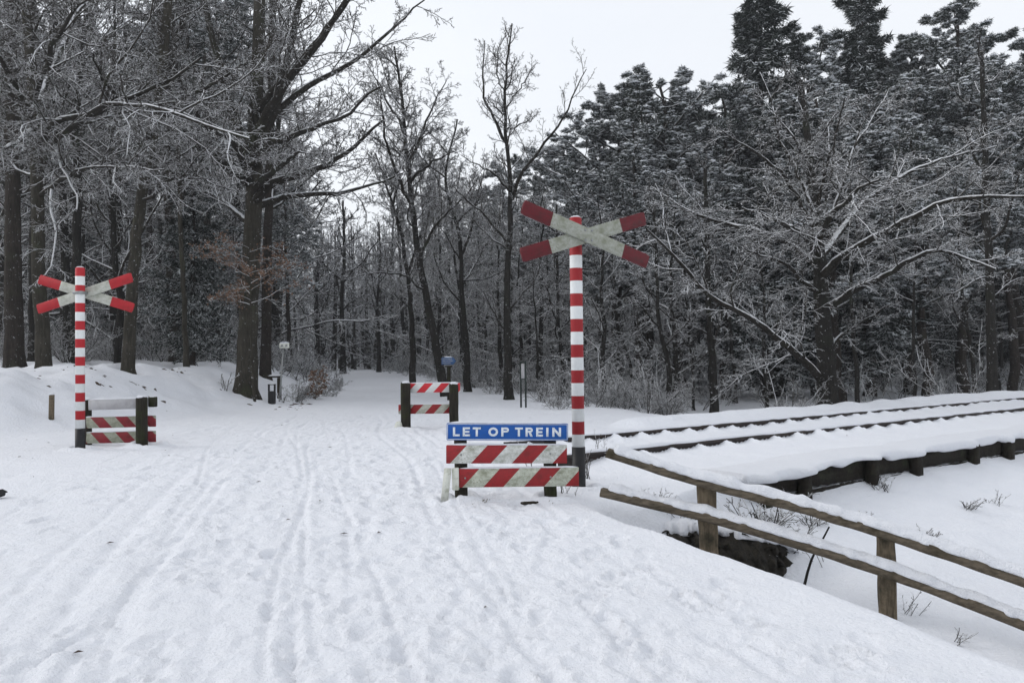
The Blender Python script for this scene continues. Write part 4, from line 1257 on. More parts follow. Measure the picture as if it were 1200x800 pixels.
# --- trunks beyond the track at the right
for (px, d, r, mid, topx, topy, lab, sd_) in (
        (784, 22, .085, (772, 380), 766, 230, "slim dark trunk leaning left, right of the tall cross sign", 41),
        (836, 22, .13, (831, 380), 826, 190, "dark trunk left of the dark oak, under its long limb", 42),
        (812, 24, .05, (808, 400), 800, 300, "thin sapling trunk between two dark trunks right of the cross sign", 43),
        (912, 31, .22, (908, 330), 903, 90, "straight trunk standing further back left of the dark oak", 44),
        (1030, 33, .18, (1022, 340), 1014, 120, "straight trunk further back just right of the dark oak", 45),
        (1141, 24, .07, (1128, 350), 1120, 220, "thin left-leaning trunk near the right edge beyond the track", 46),
        (1163, 22, .15, (1160, 330), 1150, 60, "dark trunk nearest the right edge beyond the track", 47),
        (740, 26, .07, (722, 380), 715, 250, "slender trunk directly behind the tall cross sign's pole", 48),
        (660, 26, .08, (654, 380), 652, 240, "slender trunk between forked tree and tall cross sign", 49)):
    b, tk = with_base(px, d, pl(d, (px, 430), mid, ((mid[0] + topx) / 2, (mid[1] + topy) / 2), (topx, topy)))
    hero("forest_tree", lab, "tree", b, tk, r, r * .35, [], tmat=M['bark_dark'], seed=sd_, dens=(8, 7, 5), rk=.8, extra_limbs=12, elr=.30, flat=.7, up=.0, t_extra=(.25, .98), lens=(.42, .42, .42))

# --- beeches of the far path, centre-left
for (px, d, r, topy, lab, sd_) in (
        (402, 47, .19, 235, "distant bare beech with fan crown where the path disappears", 51),
        (372, 44, .20, 300, "distant leaning trunk on the left side of the path's end", 52),
        (444, 49, .14, 260, "distant slim trunk right of the path's end", 53)):
    b, tk = with_base(px, d, pl(d, (px, 400), (px - 2, 350), (px + 2, 300), (px, topy)))
    hero("beech_tree", lab, "tree", b, tk, r, r * .3, [], tmat=M['bark_dark'], seed=sd_, dens=(8, 8, 6), extra_limbs=14, elr=.42, up=.10, t_extra=(.3, .95), twigm=M['twig_bare'], twr=.012)

# ------------------------------------------------------------------ conifers
def tufts(mb, C, D, n, L, W, g, upb=.35, spread=1.0):
    """needle tufts: n thin triangles at every centre"""
    m = len(C)
    d = g.normal(0, spread, (m, n, 3)) + D[:, None, :] * 1.0
    d[..., 2] += upb
    d /= np.linalg.norm(d, axis=2, keepdims=True)
    sd_ = np.cross(d, g.normal(0, 1, (m, n, 3))); sd_ /= np.linalg.norm(sd_, axis=2, keepdims=True)
    l = L * g.uniform(.6, 1.2, (m, n, 1)); c = C[:, None, :] + g.normal(0, L * .2, (m, n, 3))
    V = np.stack([c - sd_ * W * .5, c + sd_ * W * .5, c + d * l], axis=2).reshape(-1, 3)
    T = np.arange(len(V)).reshape(-1, 3)
    mb.add(V, T=T)

m_, n_, b_ = mat("snow_pads"); b_.inputs['Base Color'].default_value = (0.80, 0.82, 0.85, 1); b_.inputs['Roughness'].default_value = .8
M['twig_snow_pad'] = m_
def snow_pads(mb, C, g, frac, size, H):
    """little flattened lumps of snow lying on the branch tips"""
    zone = hash_noise(C[:, 0] * .5 + 5, C[:, 2] * .6 + C[:, 1] * .5, 91)
    C = C[g.random(len(C)) < frac * (1 + 2.2 * zone)]
    m = len(C)
    s_ = size * g.uniform(.5, 1.3, (m, 1, 1)); a = g.uniform(0, 6.28, (m, 1)) + np.arange(5)[None] * 6.283 / 5
    ring = np.stack([np.cos(a) * g.uniform(.7, 1.5, (m, 5)), np.sin(a) * g.uniform(.6, 1.2, (m, 5)), np.zeros((m, 5)) - .12], -1) * s_
    top = np.array([[[0, 0, .42]]]) * s_; bot = np.array([[[0, 0, -.22]]]) * s_
    V = np.concatenate([ring, top, bot], 1) + (C + np.array([0, 0, .045]))[:, None, :]
    k = np.arange(5); kn = (k + 1) % 5
    t = np.concatenate([np.stack([k, kn, np.full(5, 5)], 1), np.stack([kn, k, np.full(5, 6)], 1)])
    T = (np.arange(m) * 7)[:, None, None] + t[None]
    mb.add(V.reshape(-1, 3), T=T.reshape(-1, 3))

def pine_proto(seed, H=14., t0=.42, limbs=38, spread=.25, nt=13, lean=.4):
    g = np.random.default_rng(seed)
    K = 20
    zz = np.linspace(-.3, H, K)
    tp = np.stack([np.cumsum(g.normal(0, .05, K)) + lean * (zz / H) ** 2, np.cumsum(g.normal(0, .05, K)), zz], 1)
    tp[0, :2] = tp[1, :2] = 0
    tr = np.linspace(.19, .04, K)
    tm_ = MB(); sweep(tm_, tp[None], tr[None], 10); root_flare(tm_, .17, seed)
    cm = MB(); nm = MB()
    shp = lambda t: np.interp(t, [t0, t0 + .15, .7, .9, 1.0], [.8, 1.0, .9, .55, .3])
    L0, R0 = spawn(tp[None], tr[None], limbs, t0, .99, R(75), spread, 10, up=.05, wig=.12, rr=.018, g=g, shape=shp)
    sweep(cm, L0, R0, 6)
    # dead lower stubs
    Ld, Rd = spawn(tp[None], tr[None], 14, .15, t0, R(85), .10, 5, up=-.03, wig=.1, rr=.012, g=g)
    sweep(cm, Ld, Rd, 4)
    L1, R1 = spawn(L0, R0, 11, .2, 1., R(52), .42, 6, up=.02, wig=.12, rr=.012, g=g, flat=.3)
    sweep(cm, L1, R1, 4)
    L2, R2 = spawn(L1, R1, 7, .2, 1., R(45), .48, 4, up=.04, wig=.12, rr=.01, g=g, flat=.3)
    sweep(cm, L2, R2, 3)
    C = np.concatenate([L2[:, 1], L2[:, 2], L2[:, 3], L1[:, -1], L1[:, -2]]); D = np.concatenate([L2[:, 1] - L2[:, 0], L2[:, 2] - L2[:, 1], L2[:, 3] - L2[:, 2], L1[:, -1] - L1[:, -2], L1[:, -2] - L1[:, -3]])
    D /= np.maximum(np.linalg.norm(D, axis=1, keepdims=True), 1e-6)
    tufts(nm, C, D, nt, .135, .030, g, .15, .8)
    nm.split = sum(len(t_) for t_ in nm.T); snow_pads(nm, np.concatenate([L2[:, 3], L2[:, 2], L1[:, -1]]), g, .85, .105, H)
    return [("trunk", tm_.mesh("trunk", M['bark_pine'], True)), ("branches", cm.mesh("branches", M['twig'])), ("crown", nm.mesh("crown", [M['needle'], M['twig_snow_pad']]))], H

def spruce_proto(seed, H=15., t0=.12, n=110, wd=.19):
    g = np.random.default_rng(seed)
    K = 18
    zz = np.linspace(-.3, H, K)
    tp = np.stack([g.normal(0, .01, K), g.normal(0, .01, K), zz], 1)
    tr = np.linspace(.18, .015, K)
    tm_ = MB(); sweep(tm_, tp[None], tr[None], 10); root_flare(tm_, .16, seed)
    cm = MB(); nm = MB()
    shp = lambda t: (1.03 - t) ** .85
    L0, R0 = spawn(tp[None], tr[None], n, t0, .995, R(85), wd, 9, up=.03, wig=.05, rr=.012, g=g, shape=shp)
    # droop then lift
    u = np.linspace(0, 1, 9)
    ln = np.linalg.norm(L0[:, -1] - L0[:, 0], axis=1)
    L0[:, :, 2] -= (np.sin(u * 2.6)[None, :] * .22 * ln[:, None])
    sweep(cm, L0, R0, 4)
    L1, R1 = spawn(L0, R0, 16, .08, 1., R(58), .34, 5, up=-.05, wig=.08, rr=.01, g=g, flat=.35, shape=lambda t: 1.1 - .75 * t)
    sweep(cm, L1, R1, 3)
    C = np.concatenate([L1[:, k] for k in range(5)] + [L0[:, k] for k in range(3, 9)])
    D = np.concatenate([L1[:, max(k, 1)] - L1[:, max(k, 1) - 1] for k in range(5)] + [L0[:, k] - L0[:, k - 1] for k in range(3, 9)])
    D /= np.maximum(np.linalg.norm(D, axis=1, keepdims=True), 1e-6)
    tufts(nm, C, D, 9, .20, .04, g, -.25, .6)
    nm.split = sum(len(t_) for t_ in nm.T); snow_pads(nm, np.concatenate([L1[:, 2], L0[:, -1], L0[:, -3]]), g, .22, .09, H)
    return [("trunk", tm_.mesh("trunk", M['bark_pine'], True)), ("branches", cm.mesh("branches", M['twig'])), ("crown", nm.mesh("crown", [M['spruce'], M['twig_snow_pad']]))], H

def bare_proto(seed, H=12., r=.11, t0=.25, nl=22, ang=58, lr=.30, dens=(9, 8, 6), up=.05, flat=.8, twr=.009, twigm=None):
    g = np.random.default_rng(seed)
    K = 18
    zz = np.linspace(-.3, H, K)
    tp = np.stack([np.cumsum(g.normal(0, .07, K)), np.cumsum(g.normal(0, .07, K)), zz], 1); tp -= tp[1] * np.array([1, 1, 0])
    tr = np.linspace(r, r * .15, K)
    tm_ = MB(); sweep(tm_, tp[None], tr[None], 9); root_flare(tm_, r * .9, seed, n=4)
    cm = MB()
    L0, R0 = spawn(tp[None], tr[None], nl, t0, .99, R(ang), lr, 10, up=up, wig=.13, rr=.012, g=g)
    sweep(cm, L0, R0, 5)
    L1, R1 = spawn(L0, R0, dens[0], .15, .98, R(48), .42, 7, up=up * .7, wig=.18, rr=.009, g=g, flat=flat, rmin=.008)
    sweep(cm, L1, R1, 4)
    L2, R2 = spawn(L1, R1, dens[1], .1, .98, R(45), .42, 5, up=up * .3, wig=.18, rr=.009, g=g, flat=flat, rmin=.008)
    sweep(cm, L2, R2, 4)
    L3, R3 = spawn(L2, R2, dens[2], .1, .98, R(42), .45, 3, up=0, wig=.18, rr=.009, g=g, flat=flat, rmin=twr)
    sweep(cm, L3, R3, 4)
    return [("trunk", tm_.mesh("trunk", M['bark_dark'], True)), ("crown", cm.mesh("crown", twigm or M['twig']))], H

def shrub_proto(seed, H=1.8, stems=11, dens=(8, 6, 4), mat_=None, twr=.006, spread=.85):
    g = np.random.default_rng(seed)
    cm = MB()
    P0, R0 = [], []
    for k in range(stems):
        a = g.uniform(0, 6.28); l = H * g.uniform(.5, 1.0)
        d_ = np.array([math.cos(a) * spread, math.sin(a) * spread, 1]); d_ /= np.linalg.norm(d_)
        p = [np.array([math.cos(a), math.sin(a), 0]) * g.uniform(0, .25) - np.array([0, 0, .1])]
        for q_ in range(9):
            d_ = d_ + g.normal(0, .12, 3); d_ /= np.linalg.norm(d_); p.append(p[-1] + d_ * l / 9)
        P0.append(p); R0.append(np.linspace(.014, .006, 10) * (H / 1.8) ** .5)
    P0 = np.array(P0); R0 = np.array(R0)
    sweep(cm, P0, R0, 5)
    L1, R1 = spawn(P0, R0, dens[0], .15, .98, R(50), .40, 6, up=.02, wig=.18, rr=.01, g=g, rmin=.006)
    sweep(cm, L1, R1, 4)
    L2, R2 = spawn(L1, R1, dens[1], .1, .98, R(48), .42, 4, up=0, wig=.2, rr=.01, g=g, flat=.7, rmin=twr)
    sweep(cm, L2, R2, 4)
    L3, R3 = spawn(L2, R2, dens[2], .1, .98, R(45), .5, 3, up=0, wig=.2, rr=.01, g=g, flat=.7, rmin=twr)
    sweep(cm, L3, R3, 4)
    return cm.mesh("shrub", mat_ or M['twig'])

PINES = [pine_proto(101), pine_proto(102, 13, .30, 40, .27), pine_proto(103, 15, .5, 30, .22)]
HIGHS = [bare_proto(131, 15, .14, .5, 16, 50, .22), bare_proto(132, 15, .11, .45, 14, 60, .22), bare_proto(133, 14, .09, .4, 16, 62, .2)]
SPRUCES = [spruce_proto(111), spruce_proto(112, 14, .08, 120, .22)]
BARES = [bare_proto(121, t0=.15), bare_proto(122, 13, .15, .2, 26, 55, .28), bare_proto(123, 11, .11, .06, 28, 65, .32, flat=.5, up=.0), bare_proto(124, 10, .09, .05, 28, 70, .30, flat=.45, up=-.01), bare_proto(125, 14, .17, .2, 24, 48, .30)]

def place(proto, name, x, y, H, label, cat="tree", group=None, rz=0., wide=1.0, lean=0.0):
    parts, H0 = proto
    k = H / H0
    root = new_empty(name, (x, y, gz(x, y)), rz)
    root.scale = (k * wide, k * wide, k)
    root.rotation_euler = (lean, 0, rz)
    for (nm_, me) in parts:
        o = bpy.data.objects.new(nm_, me); COL.objects.link(o); o.parent = root
    tag(root, label, cat, group)
    return root

def h_for(px, ytop, d):
    p = P(px, ytop, d); return p[2] - gz(p[0], p[1])

placed = []
# the conifers that shape the skyline at the right
for (kind, px, ytop, d, wide, label, rz) in (
        ('s1', 898, -30, 30, 1.3, "tall dark spruce with drooping branches, leftmost spire on the skyline", .3),
        ('s0', 1018, -50, 30, 1.2, "tall spruce spire right of the first on the skyline, above the dark oak", 1.4),
        ('p1', 720, 108, 31, 1.15, "snowy pine at the left end of the conifer group", .5),
        ('p0', 760, 112, 32, 1.2, "pine second from the left of the conifer group", 2.0),
        ('p1', 800, 95, 30, 1.25, "broad pine rising behind the oak's long limb", 3.1),
        ('p1', 850, 118, 29, 1.15, "dense pine just left of the tall spruce", 4.4),
        ('p2', 955, 52, 31, 1.2, "snow speckled pine between the two spruce spires", .9),
        ('p1', 985, 112, 27, 1.2, "pine with snow loaded crown right behind the dark oak", 2.5),
        ('p0', 1064, 70, 31, 1.2, "pine right of the second spruce spire", 5.0),
        ('p1', 1085, 95, 27, 1.2, "lower pine with heavy snow on its right flank", 1.1),
        ('p2', 1128, 12, 30, 1.2, "tall pine with open layered crown near the right edge", 3.9),
        ('p0', 1185, 85, 29, 1.15, "pine at the right edge of the picture's skyline", 2.8),
        ('p1', 1240, 30, 30, 1.2, "pine just beyond the right edge", .2),
        ('p1', 680, 178, 40, 1.1, "low pine left of the conifer group, behind the tall cross sign", 1.9)):
    x = P(px, 400, d)[0]
    proto = (PINES if kind[0] == 'p' else SPRUCES)[int(kind[1])]
    place(proto, "pine_tree" if kind[0] == 'p' else "spruce_tree", x, d, h_for(px, ytop, d), label, rz=rz, wide=wide)
    placed.append((x, d))
for (px, ytop, d, lab, rz) in ((598, 190, 46, "conifer standing far behind the tall forked tree", 1.0), (565, 225, 48, "second conifer far behind the crooked tree", 2.2), (632, 205, 50, "conifer far back between forked tree and tall cross sign", 3.2),
                          (338, 215, 33, "pine with dark crown just right of the big oak's trunk", 4.0)):
    x = P(px, 400, d)[0]
    place(PINES[0] if px != 632 else SPRUCES[0], "pine_tree" if px != 632 else "spruce_tree", x, d, h_for(px, ytop, d), lab, rz=rz); placed.append((x, d))

# fill of the wood
gf = np.random.default_rng(77)
YT_X = [-400, 0, 250, 330, 380, 430, 470, 520, 600, 650, 700, 730, 850, 1000, 1200, 1500]
YT_Y = [-250, -250, -180, -60, 215, 215, 170, 165, 200, 225, 195, 130, 90, 60, 50, 50]
def corridor_ok(x, y, m=2.6):
    pc = np.interp(y, PC_Y, PC_X); fb = np.interp(y, FB_Y, FB_X)
    q = x * TN[0] + y * TN[1]
    if x < fb - 1.0: return 'L'
    if x > pc + (5.2 if y < 40 else 4.0) and q > NA + 4.0 and y > 19: return 'R'
    return None
cnt = {'L': 0, 'R': 0}
tries = 0
while cnt['L'] < 92 or cnt['R'] < 170:
    tries += 1
    if tries > 20000: break
    px = gf.uniform(-120, 1320) if gf.random() < .7 else gf.uniform(410, 730); d = 17 + 48 * gf.random() ** 1.0
    p = P(px, 420, d); x, y = p[0], p[1]
    side = corridor_ok(x, y)
    if side is None or cnt[side] >= (92 if side == 'L' else 170): continue
    if side == 'L' and (d < 21 or (px > 285 and d < 36)): continue
    if side == 'R' and d < 23: continue
    if any((x - a) ** 2 + (y - b) ** 2 < (1.35 + .015 * d) ** 2 for a, b in placed): continue
    placed.append((x, y)); cnt[side] += 1
    yt = np.interp(px, YT_X, YT_Y)
    Hh = h_for(px, yt, d) * gf.uniform(.72, .98)
    if side == 'L':
        r_ = gf.random()
        if px < 345 and r_ < .17 and d > 27: pr, nm_, lab = PINES[gf.integers(3)], "pine_tree", "tall pine trunk with snowy crown deep in the wood left of the path"
        elif px < 300 and r_ < .27: pr, nm_, lab = SPRUCES[gf.integers(2)], "spruce_tree", "dark young spruce with snow on its branches in the left wood"
        else: pr, nm_, lab = (BARES[gf.integers(5)] if gf.random() < .35 else HIGHS[gf.integers(3)]), "forest_tree", "bare snow dusted tree among others in the wood left of the path"
        if nm_ == "spruce_tree": Hh = gf.uniform(3.5, 9)
        grp = "trees in the wood left of the path"
    else:
        r_ = gf.random()
        if px > 690 and r_ < .28 and d > 27: pr, nm_, lab = PINES[gf.integers(3)], "pine_tree", "pine standing among others in the wood right of the path"
        elif px > 700 and r_ < .33 and d > 27: pr, nm_, lab = SPRUCES[gf.integers(2)], "spruce_tree", "spruce standing among others in the wood beyond the track"
        else: pr, nm_, lab = (BARES[gf.integers(5)] if (px < 740 and gf.random() < .65) else BARES[(0, 1, 4)[gf.integers(3)]] if gf.random() < .3 else HIGHS[gf.integers(3)]), "forest_tree", "bare snow dusted tree among others in the wood right of the path"
        if nm_ == "forest_tree" and px > 720: Hh *= gf.uniform(.6, 1.0)
        grp = "trees in the wood right of the path"
    Hh = float(np.clip(Hh, 3, 19))
    place(pr, nm_, x, y, Hh, lab, group=grp, rz=gf.uniform(0, 6.28), wide=gf.uniform(.9, 1.15) * (1.25 if Hh < 9 and nm_ == "forest_tree" else 1), lean=gf.normal(0, .02))

# shrubs of the forest edge
SHRUBS = [shrub_proto(201), shrub_proto(202, 2.6, 7), shrub_proto(203, 1.2, 12, (7, 6, 4)), shrub_proto(204, 3.4, 5, (9, 7, 5))]
def shrub(x, y, k, s, label, group, rz):
    o = bpy.data.objects.new("shrub", SHRUBS[k]); COL.objects.link(o)
    o.location = (x, y, gz(x, y)); o.rotation_euler = (0, 0, rz); o.scale = (s, s, s)
    tag(o, label, "shrub", group)
n_ = 0
while n_ < 130:
    px = gf.uniform(330, 1260)
    y = gf.uniform(17.5, 52) if px > 430 else gf.uniform(24, 50)
    x = P(px, 420, y)[0]
    pc = np.interp(y, PC_Y, PC_X); q = x * TN[0] + y * TN[1]
    edge = x - pc - (4.6 if y < 40 else 3.6)
    if edge < 0 or q < NA + 2.6: continue
    if gf.random() > math.exp(-edge / 9) + .15: continue
    if y < 20.5 and 585 < px < 650: continue
    if px > 830 and gf.random() < .75: continue
    shrub(x, y, gf.integers(4), gf.uniform(.4, .85), "snow laden twiggy shrub in the undergrowth right of the path", "shrubs in the undergrowth right of the path", gf.uniform(0, 6.28)); n_ += 1
n_ = 0
while n_ < 80:
    px = gf.uniform(-40, 400); y = gf.uniform(19, 45); x = P(px, 420, y)[0]
    fb = np.interp(y, FB_Y, FB_X)
    if x > fb - (2.4 if y < 26 else .3): continue
    shrub(x, y, gf.integers(4), gf.uniform(.5, 1.0), "snow laden twiggy shrub in the undergrowth left of the path", "shrubs in the undergrowth left of the path", gf.uniform(0, 6.28)); n_ += 1

# low snowed undergrowth along the far part of the path, one uncountable mass
def undergrowth():
    g = np.random.default_rng(19)
    mb = MB()
    n = 0; P0 = []
    while n < 1500:
        y = g.uniform(30, 72); px = g.uniform(-50, 1250); x = P(px, 420, y)[0]
        pc = np.interp(y, PC_Y, PC_X); fb = np.interp(y, FB_Y, FB_X); q = x * TN[0] + y * TN[1]
        right = x - pc - (4.4 if y < 42 else 3.2)
        if not (x < fb - .2 or (right > 0 and q > NA + 5)): continue
        if min(abs(x - fb), abs(right)) > 4 and g.random() < .5: continue
        z = gz(x, y); n += 1
        for k in range(4):
            a_ = g.uniform(0, 6.28); l = g.uniform(.5, 1.6)
            d_ = np.array([math.cos(a_) * .9, math.sin(a_) * .9, 1]); d_ /= np.linalg.norm(d_)
            p = [np.array([x + g.normal(0, .3), y + g.normal(0, .3), z - .1])]
            for q_ in range(4): d_ = d_ + g.normal(0, .2, 3); d_ /= np.linalg.norm(d_); p.append(p[-1] + d_ * l / 4)
            P0.append(p)
    P0 = np.array(P0); R0 = np.tile(np.linspace(.018, .010, 5), (len(P0), 1))
    sweep(mb, P0, R0, 3)
    L1, R1 = spawn(P0, R0, 6, .15, .98, R(55), .5, 4, up=0, wig=.2, rr=.012, g=g, flat=.6, rmin=.011)
    sweep(mb, L1, R1, 3)
    L2, R2 = spawn(L1, R1, 3, .15, .98, R(50), .5, 3, up=0, wig=.2, rr=.012, g=g, flat=.6, rmin=.010)
    sweep(mb, L2, R2, 3)
    o = mb.build("undergrowth", M['twig_far']); tag(o, "low snowy brush covering the forest floor far back", kind="stuff")

# far woodland closing the view, one mass
def far_wood():
    g = np.random.default_rng(9)
    mb = MB()
    N_ = 1300
    a = g.uniform(-.85, .85, N_); rr = 60 + 65 * g.random(N_) ** 1.3
    x = np.sin(a) * rr; y = np.cos(a) * rr
    z = ground(x, y)
    H = g.uniform(11, 16, N_) * rr / 90
    K = 6
    u = np.linspace(0, 1, K)
    pth = np.stack([x[:, None] + np.cumsum(g.normal(0, .15, (N_, K)), 1), y[:, None] + np.cumsum(g.normal(0, .15, (N_, K)), 1), z[:, None] - .3 + u[None] * H[:, None]], -1)
    rad = g.uniform(.1, .24, N_)[:, None] * np.linspace(1, .2, K)[None]
    sweep(mb, pth, rad, 5)
    L0, R0 = spawn(pth, rad, 18, .03, .98, R(65), .32, 6, up=.04, wig=.15, rr=.014, g=g, rmin=.02)
    sweep(mb, L0, R0, 3)
    L1, R1 = spawn(L0, R0, 7, .1, .98, R(50), .5, 4, up=.02, wig=.2, rr=.012, g=g, flat=.6, rmin=.022)
    sweep(mb, L1, R1, 3)
    o = mb.build("far_woodland", M['twig_far'])
    tag(o, "distant snowy woodland that reads as one grey mass behind the trees", "woodland", kind="stuff")
M['twig_far'] = bark_mat("far_twigs", (0.03, 0.027, 0.025, 1), (0.06, 0.053, 0.048, 1), lo=.05, hi=.4, namp=1.2, nscale=3)
far_wood()
undergrowth()

# ------------------------------------------------------------------ brown leaved beech sapling in front of the oak
def leafy(px, d, H, spread, nleaf, label, name, seed, zlo=.3, cx_off=0., sizes=(.05, .035)):
    g = np.random.default_rng(seed)
    b = base_at(px, d)
    root = new_empty(name, tuple(b)); tag(root, label, "sapling" if H > 1.5 else "shrub")
    K = 12; zz = np.linspace(-.2, H, K)
    tp = np.stack([np.cumsum(g.normal(0, .02, K)), np.cumsum(g.normal(0, .02, K)), zz], 1); tr = np.linspace(.03 * H / 3, .008, K)
    mb = MB(); sweep(mb, tp[None], tr[None], 7); mb.build("trunk", M['bark'], root)
    cm = MB()
    L0, R0 = spawn(tp[None], tr[None], 16, zlo, .98, R(70), .2, 8, up=.0, wig=.1, rr=.01, g=g, L=spread, shape=lambda t: 1 - .3 * t)
    sweep(cm, L0, R0, 4)
    L1, R1 = spawn(L0, R0, 8, .2, 1., R(45), .4, 5, up=-.01, wig=.15, rr=.008, g=g, flat=.5, rmin=.005)
    sweep(cm, L1, R1, 4)
    cr_ = cm.build("crown", M['twig'], root)
    lm = MB()
    C = L1.reshape(-1, 3); C = C[g.integers(0, len(C), nleaf)] + g.normal(0, .05, (nleaf, 3))
    u_ = g.normal(0, 1, (nleaf, 3)); u_[:, 2] *= .6; u_ /= np.linalg.norm(u_, axis=1, keepdims=True)
    v_ = np.cross(u_, g.normal(0, 1, (nleaf, 3))); v_ /= np.linalg.norm(v_, axis=1, keepdims=True)
    V = np.stack([C - u_ * sizes[0], C + v_ * sizes[1], C + u_ * sizes[0], C - v_ * sizes[1]], 1).reshape(-1, 3)
    lm.add(V, Q=np.arange(len(V)).reshape(-1, 4))
    lm.build("leaves", M['dead_leaf'], cr_)
leafy(300, 19.7, 3.9, 1.7, 1500, "young beech keeping its red-brown dead leaves, in front of the big oak", "beech_sapling", 301, .62, sizes=(.034, .022))
leafy(372, 23, .8, .45, 260, "small bush with brown dead leaves on the snowy bank beside the path", "leafy_bush", 302, .2, sizes=(.05, .035))

# ------------------------------------------------------------------ weeds and sticks
def weed(px, py, h, n, label, seed, spread=.35, lean=0., r=.003, mat_=None, sub=3, name="dead_weed", cat="weed", d=None, group=None):
    g = np.random.default_rng(seed)
    b = ground_hit(px, py) if d is None else base_at(px, d)
    mb = MB()
    P0 = []
    for k in range(n):
        a = g.uniform(0, 6.28); dd = np.array([math.cos(a) * spread + lean, math.sin(a) * spread, 1.]); dd /= np.linalg.norm(dd)
        p = [np.array([g.normal(0, .03), g.normal(0, .03), -.05])]; l = h * g.uniform(.5, 1.1)
        for q_ in range(7): dd = dd + g.normal(0, .10, 3); dd /= np.linalg.norm(dd); p.append(p[-1] + dd * l / 7)
        P0.append(p)
    P0 = np.array(P0); R0 = np.tile(np.linspace(r * 1.2, r * .6, 8), (n, 1))
    sweep(mb, P0, R0, 4)
    if sub:
        L1, R1 = spawn(P0, R0, sub, .3, 1., R(40), .35, 4, up=-.02, wig=.2, rr=.01, g=g, rmin=r * .6)
        sweep(mb, L1, R1, 4)
        L2, R2 = spawn(L1, R1, 3, .3, 1., R(45), .4, 3, up=-.02, wig=.2, rr=.01, g=g, rmin=r * .7)
        sweep(mb, L2, R2, 4)
    o = mb.build(name, mat_ or M['twig'], loc=tuple(b)); tag(o, label, cat, group)
    return o
weed(690, 562, .5, 7, "dry weed stalks beside the tall sign's black pole foot", 1)
weed(664, 580, .25, 6, "short dry weeds beneath the right end of the lowest striped board", 2)
weed(705, 535, .35, 6, "thin dry stalks at the upper rail's left end", 3)
weed(626, 565, .75, 2, "single thin stalk rising behind the blue lettered sign", 4, spread=.05, r=.005, sub=1)
weed(1030, 553, .22, 14, "snowy grass clump at the foot of the timber wall", 6, spread=.9, r=.005, sub=4, d=8.5)
weed(1092, 530, .15, 8, "small snowy tuft at the timber wall further right", 7, spread=.9, r=.005, sub=4)
weed(892, 612, .50, 34, "bent snow covered grass tuft above the dark bank edge", 8, spread=1.1, r=.007, sub=4, d=7.0)
weed(925, 565, .25, 16, "snow dusted twigs below the left end of the timber wall", 9, spread=.9, r=.005, sub=4, d=7.7)
weed(932, 672, 1.25, 1, "dark leaning stick stuck in the snow behind the railing", 10, spread=0, lean=.26, r=.012, sub=0, mat_=M['bark_dark'], name="leaning_stick", cat="stick", d=6.25)
weed(965, 660, .35, 4, "thin twigs right of the dark leaning stick", 11, spread=.5)
weed(1052, 640, .25, 6, "small weeds beside the railing's second post", 12, spread=.7, d=6.0)
weed(1165, 590, .2, 7, "small weeds poking out of the snowy hollow at the right", 13, spread=.8)
weed(1110, 705, .22, 6, "tiny dry weeds on the slope below the lower rail", 14, spread=.8, d=5.6)
weed(264, 455, .8, 5, "thin bare stems at the left foot of the big oak", 15, spread=.5, r=.008, sub=4, d=19.5)
for k_, (px_, d_, h_) in enumerate(((768, 6.95, .22), (800, 7.0, .26), (846, 6.95, .2), (925, 6.9, .34), (945, 7.3, .26), (1005, 7.6, .18), (1080, 7.4, .16), (1130, 8.3, .2))):
    weed(px_, 600, h_, 14, "snow crusted grass clump on the bank behind the wooden railing", 70 + k_, spread=1.0, r=.0045, sub=4, d=d_, name="grass_tuft", cat="grass tuft", group="grass clumps behind the railing")
weed(333, 460, .5, 6, "snowy twigs right of the marker post on the bank", 16, spread=.7, r=.008, sub=4, d=20.5)
for k, (px, d_) in enumerate(((352, 23), (360, 25), (368, 24), (380, 27), (392, 29), (346, 21.5), (385, 25), (398, 33))):
    shrub_x = P(px, 430, d_)[0]
    shrub(shrub_x, d_, 2, .55 + .06 * (k % 3), "low brown and white shrub on the bank left of the path", "low shrubs on the bank left of the path", k * 1.3)

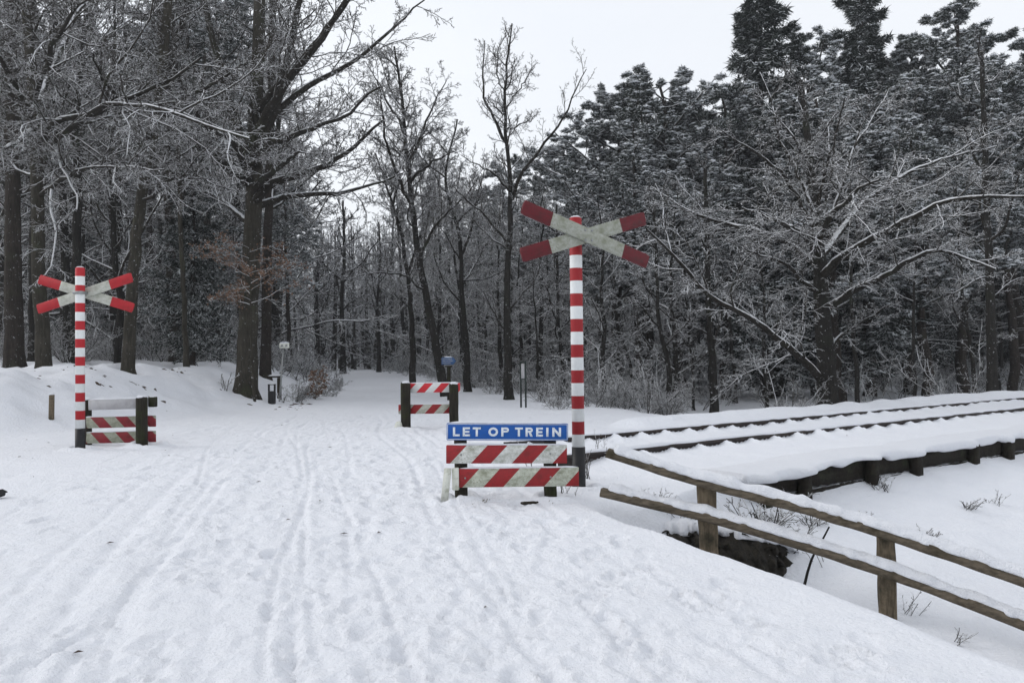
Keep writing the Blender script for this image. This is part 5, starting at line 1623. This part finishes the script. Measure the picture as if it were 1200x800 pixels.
# bits of bare soil, sticks and leaf litter lying on the left bank and round the trunks
def litter():
    g = np.random.default_rng(31)
    mb = MB()
    spots = [(52, 16.7), (75, 16.5), (100, 16.8), (128, 17), (150, 17.1), (165, 17.3), (290, 19.9), (270, 20), (308, 20.2), (300, 21.2), (240, 20), (345, 20.5), (205, 21), (330, 20), (20, 18), (190, 19.5), (180, 17), (340, 19), (115, 16), (40, 15.5)]
    for (px, d_) in spots:
        for _ in range(11):
            p = base_at(px + g.normal(0, 10), d_ + g.normal(0, .35))
            n = 9; a0 = g.uniform(0, 6.28); asp = g.uniform(.8, 1.7); rr = g.uniform(.02, .10) * (1 if g.random() < .4 else .5)
            aa = np.arange(n) * 2 * np.pi / n
            r_ = rr * g.uniform(.5, 1.2, n)
            V = np.stack([p[0] + np.cos(aa) * r_ * asp, p[1] + np.sin(aa) * r_, ground(p[0] + np.cos(aa) * r_ * asp, p[1] + np.sin(aa) * r_) - .01], 1)
            V = np.concatenate([V, [[p[0], p[1], p[2] + rr * .28]]])
            mb.add(V, T=[(i, (i + 1) % n, n) for i in range(n)])
    o = mb.build("leaf_litter", M['litter']); tag(o, "dark scraps of soil and leaf litter showing through the snow by the trunks", "leaf litter", kind="stuff")
    # scattered specks on the path
    mb = MB()
    for _ in range(40):
        d_ = 3.6 + 12 * g.random(); px = g.uniform(20, 1000)
        p = base_at(px, d_)
        a = g.uniform(0, 6.28); l = g.uniform(.01, .035); u = np.array([math.cos(a), math.sin(a), 0]); v = np.array([-math.sin(a), math.cos(a), 0])
        V = [p - u * l, p + v * l * .35 + np.array([0, 0, .008]), p + u * l, p - v * l * .35 + np.array([0, 0, .006])]
        mb.add(np.array(V) + np.array([0, 0, .006]), Q=[(0, 1, 2, 3)])
    o = mb.build("fallen_leaves", M['litter']); tag(o, "tiny brown leaf and twig scraps scattered over the trampled snow", "fallen leaves", kind="stuff")
litter()
# log bits and snow-free clods by the main barrier
p = base_at(618, 6.75)
mb = MB(); K = 8
pp = np.stack([np.linspace(-.07, .08, K), np.linspace(0, .03, K), np.full(K, .012)], 1)
sweep(mb, pp[None], np.array([[.008, .016, .018, .017, .018, .015, .013, .006]]), 8, True)
o = mb.build("wood_scrap", M['wood_dark'], loc=tuple(p)); tag(o, "dark scrap of wood lying between the main barrier's posts", "wood scrap")
weed(557, 583, .10, 22, "brown grass tuft at the foot of the main barrier's left post", 41, spread=1.3, r=.004, sub=3, mat_=M['dead_grass'], name="grass_tuft", cat="grass tuft", d=6.85)
weed(641, 592, .10, 16, "brown grass tuft at the foot of the main barrier's right post", 42, spread=1.3, r=.004, sub=3, mat_=M['dead_grass'], name="grass_tuft", cat="grass tuft", d=6.85)

# ------------------------------------------------------------------ the cold air itself
def haze():
    mb = MB(); mb.box((0, 200, 20), (1000, 700, 48))
    m = bpy.data.materials.new("haze_air"); m.use_nodes = True
    n = m.node_tree
    for x in list(n.nodes): n.nodes.remove(x)
    out = n.nodes.new("ShaderNodeOutputMaterial"); v = n.nodes.new("ShaderNodeVolumePrincipled")
    v.inputs['Color'].default_value = (.92, .95, 1, 1); v.inputs['Density'].default_value = .0011; v.inputs['Anisotropy'].default_value = .2
    n.links.new(v.outputs[0], out.inputs['Volume'])
    o = mb.build("haze", m); tag(o, "thin winter haze greying the far woodland", kind="stuff")
    SC.cycles.volume_bounces = 0
haze()
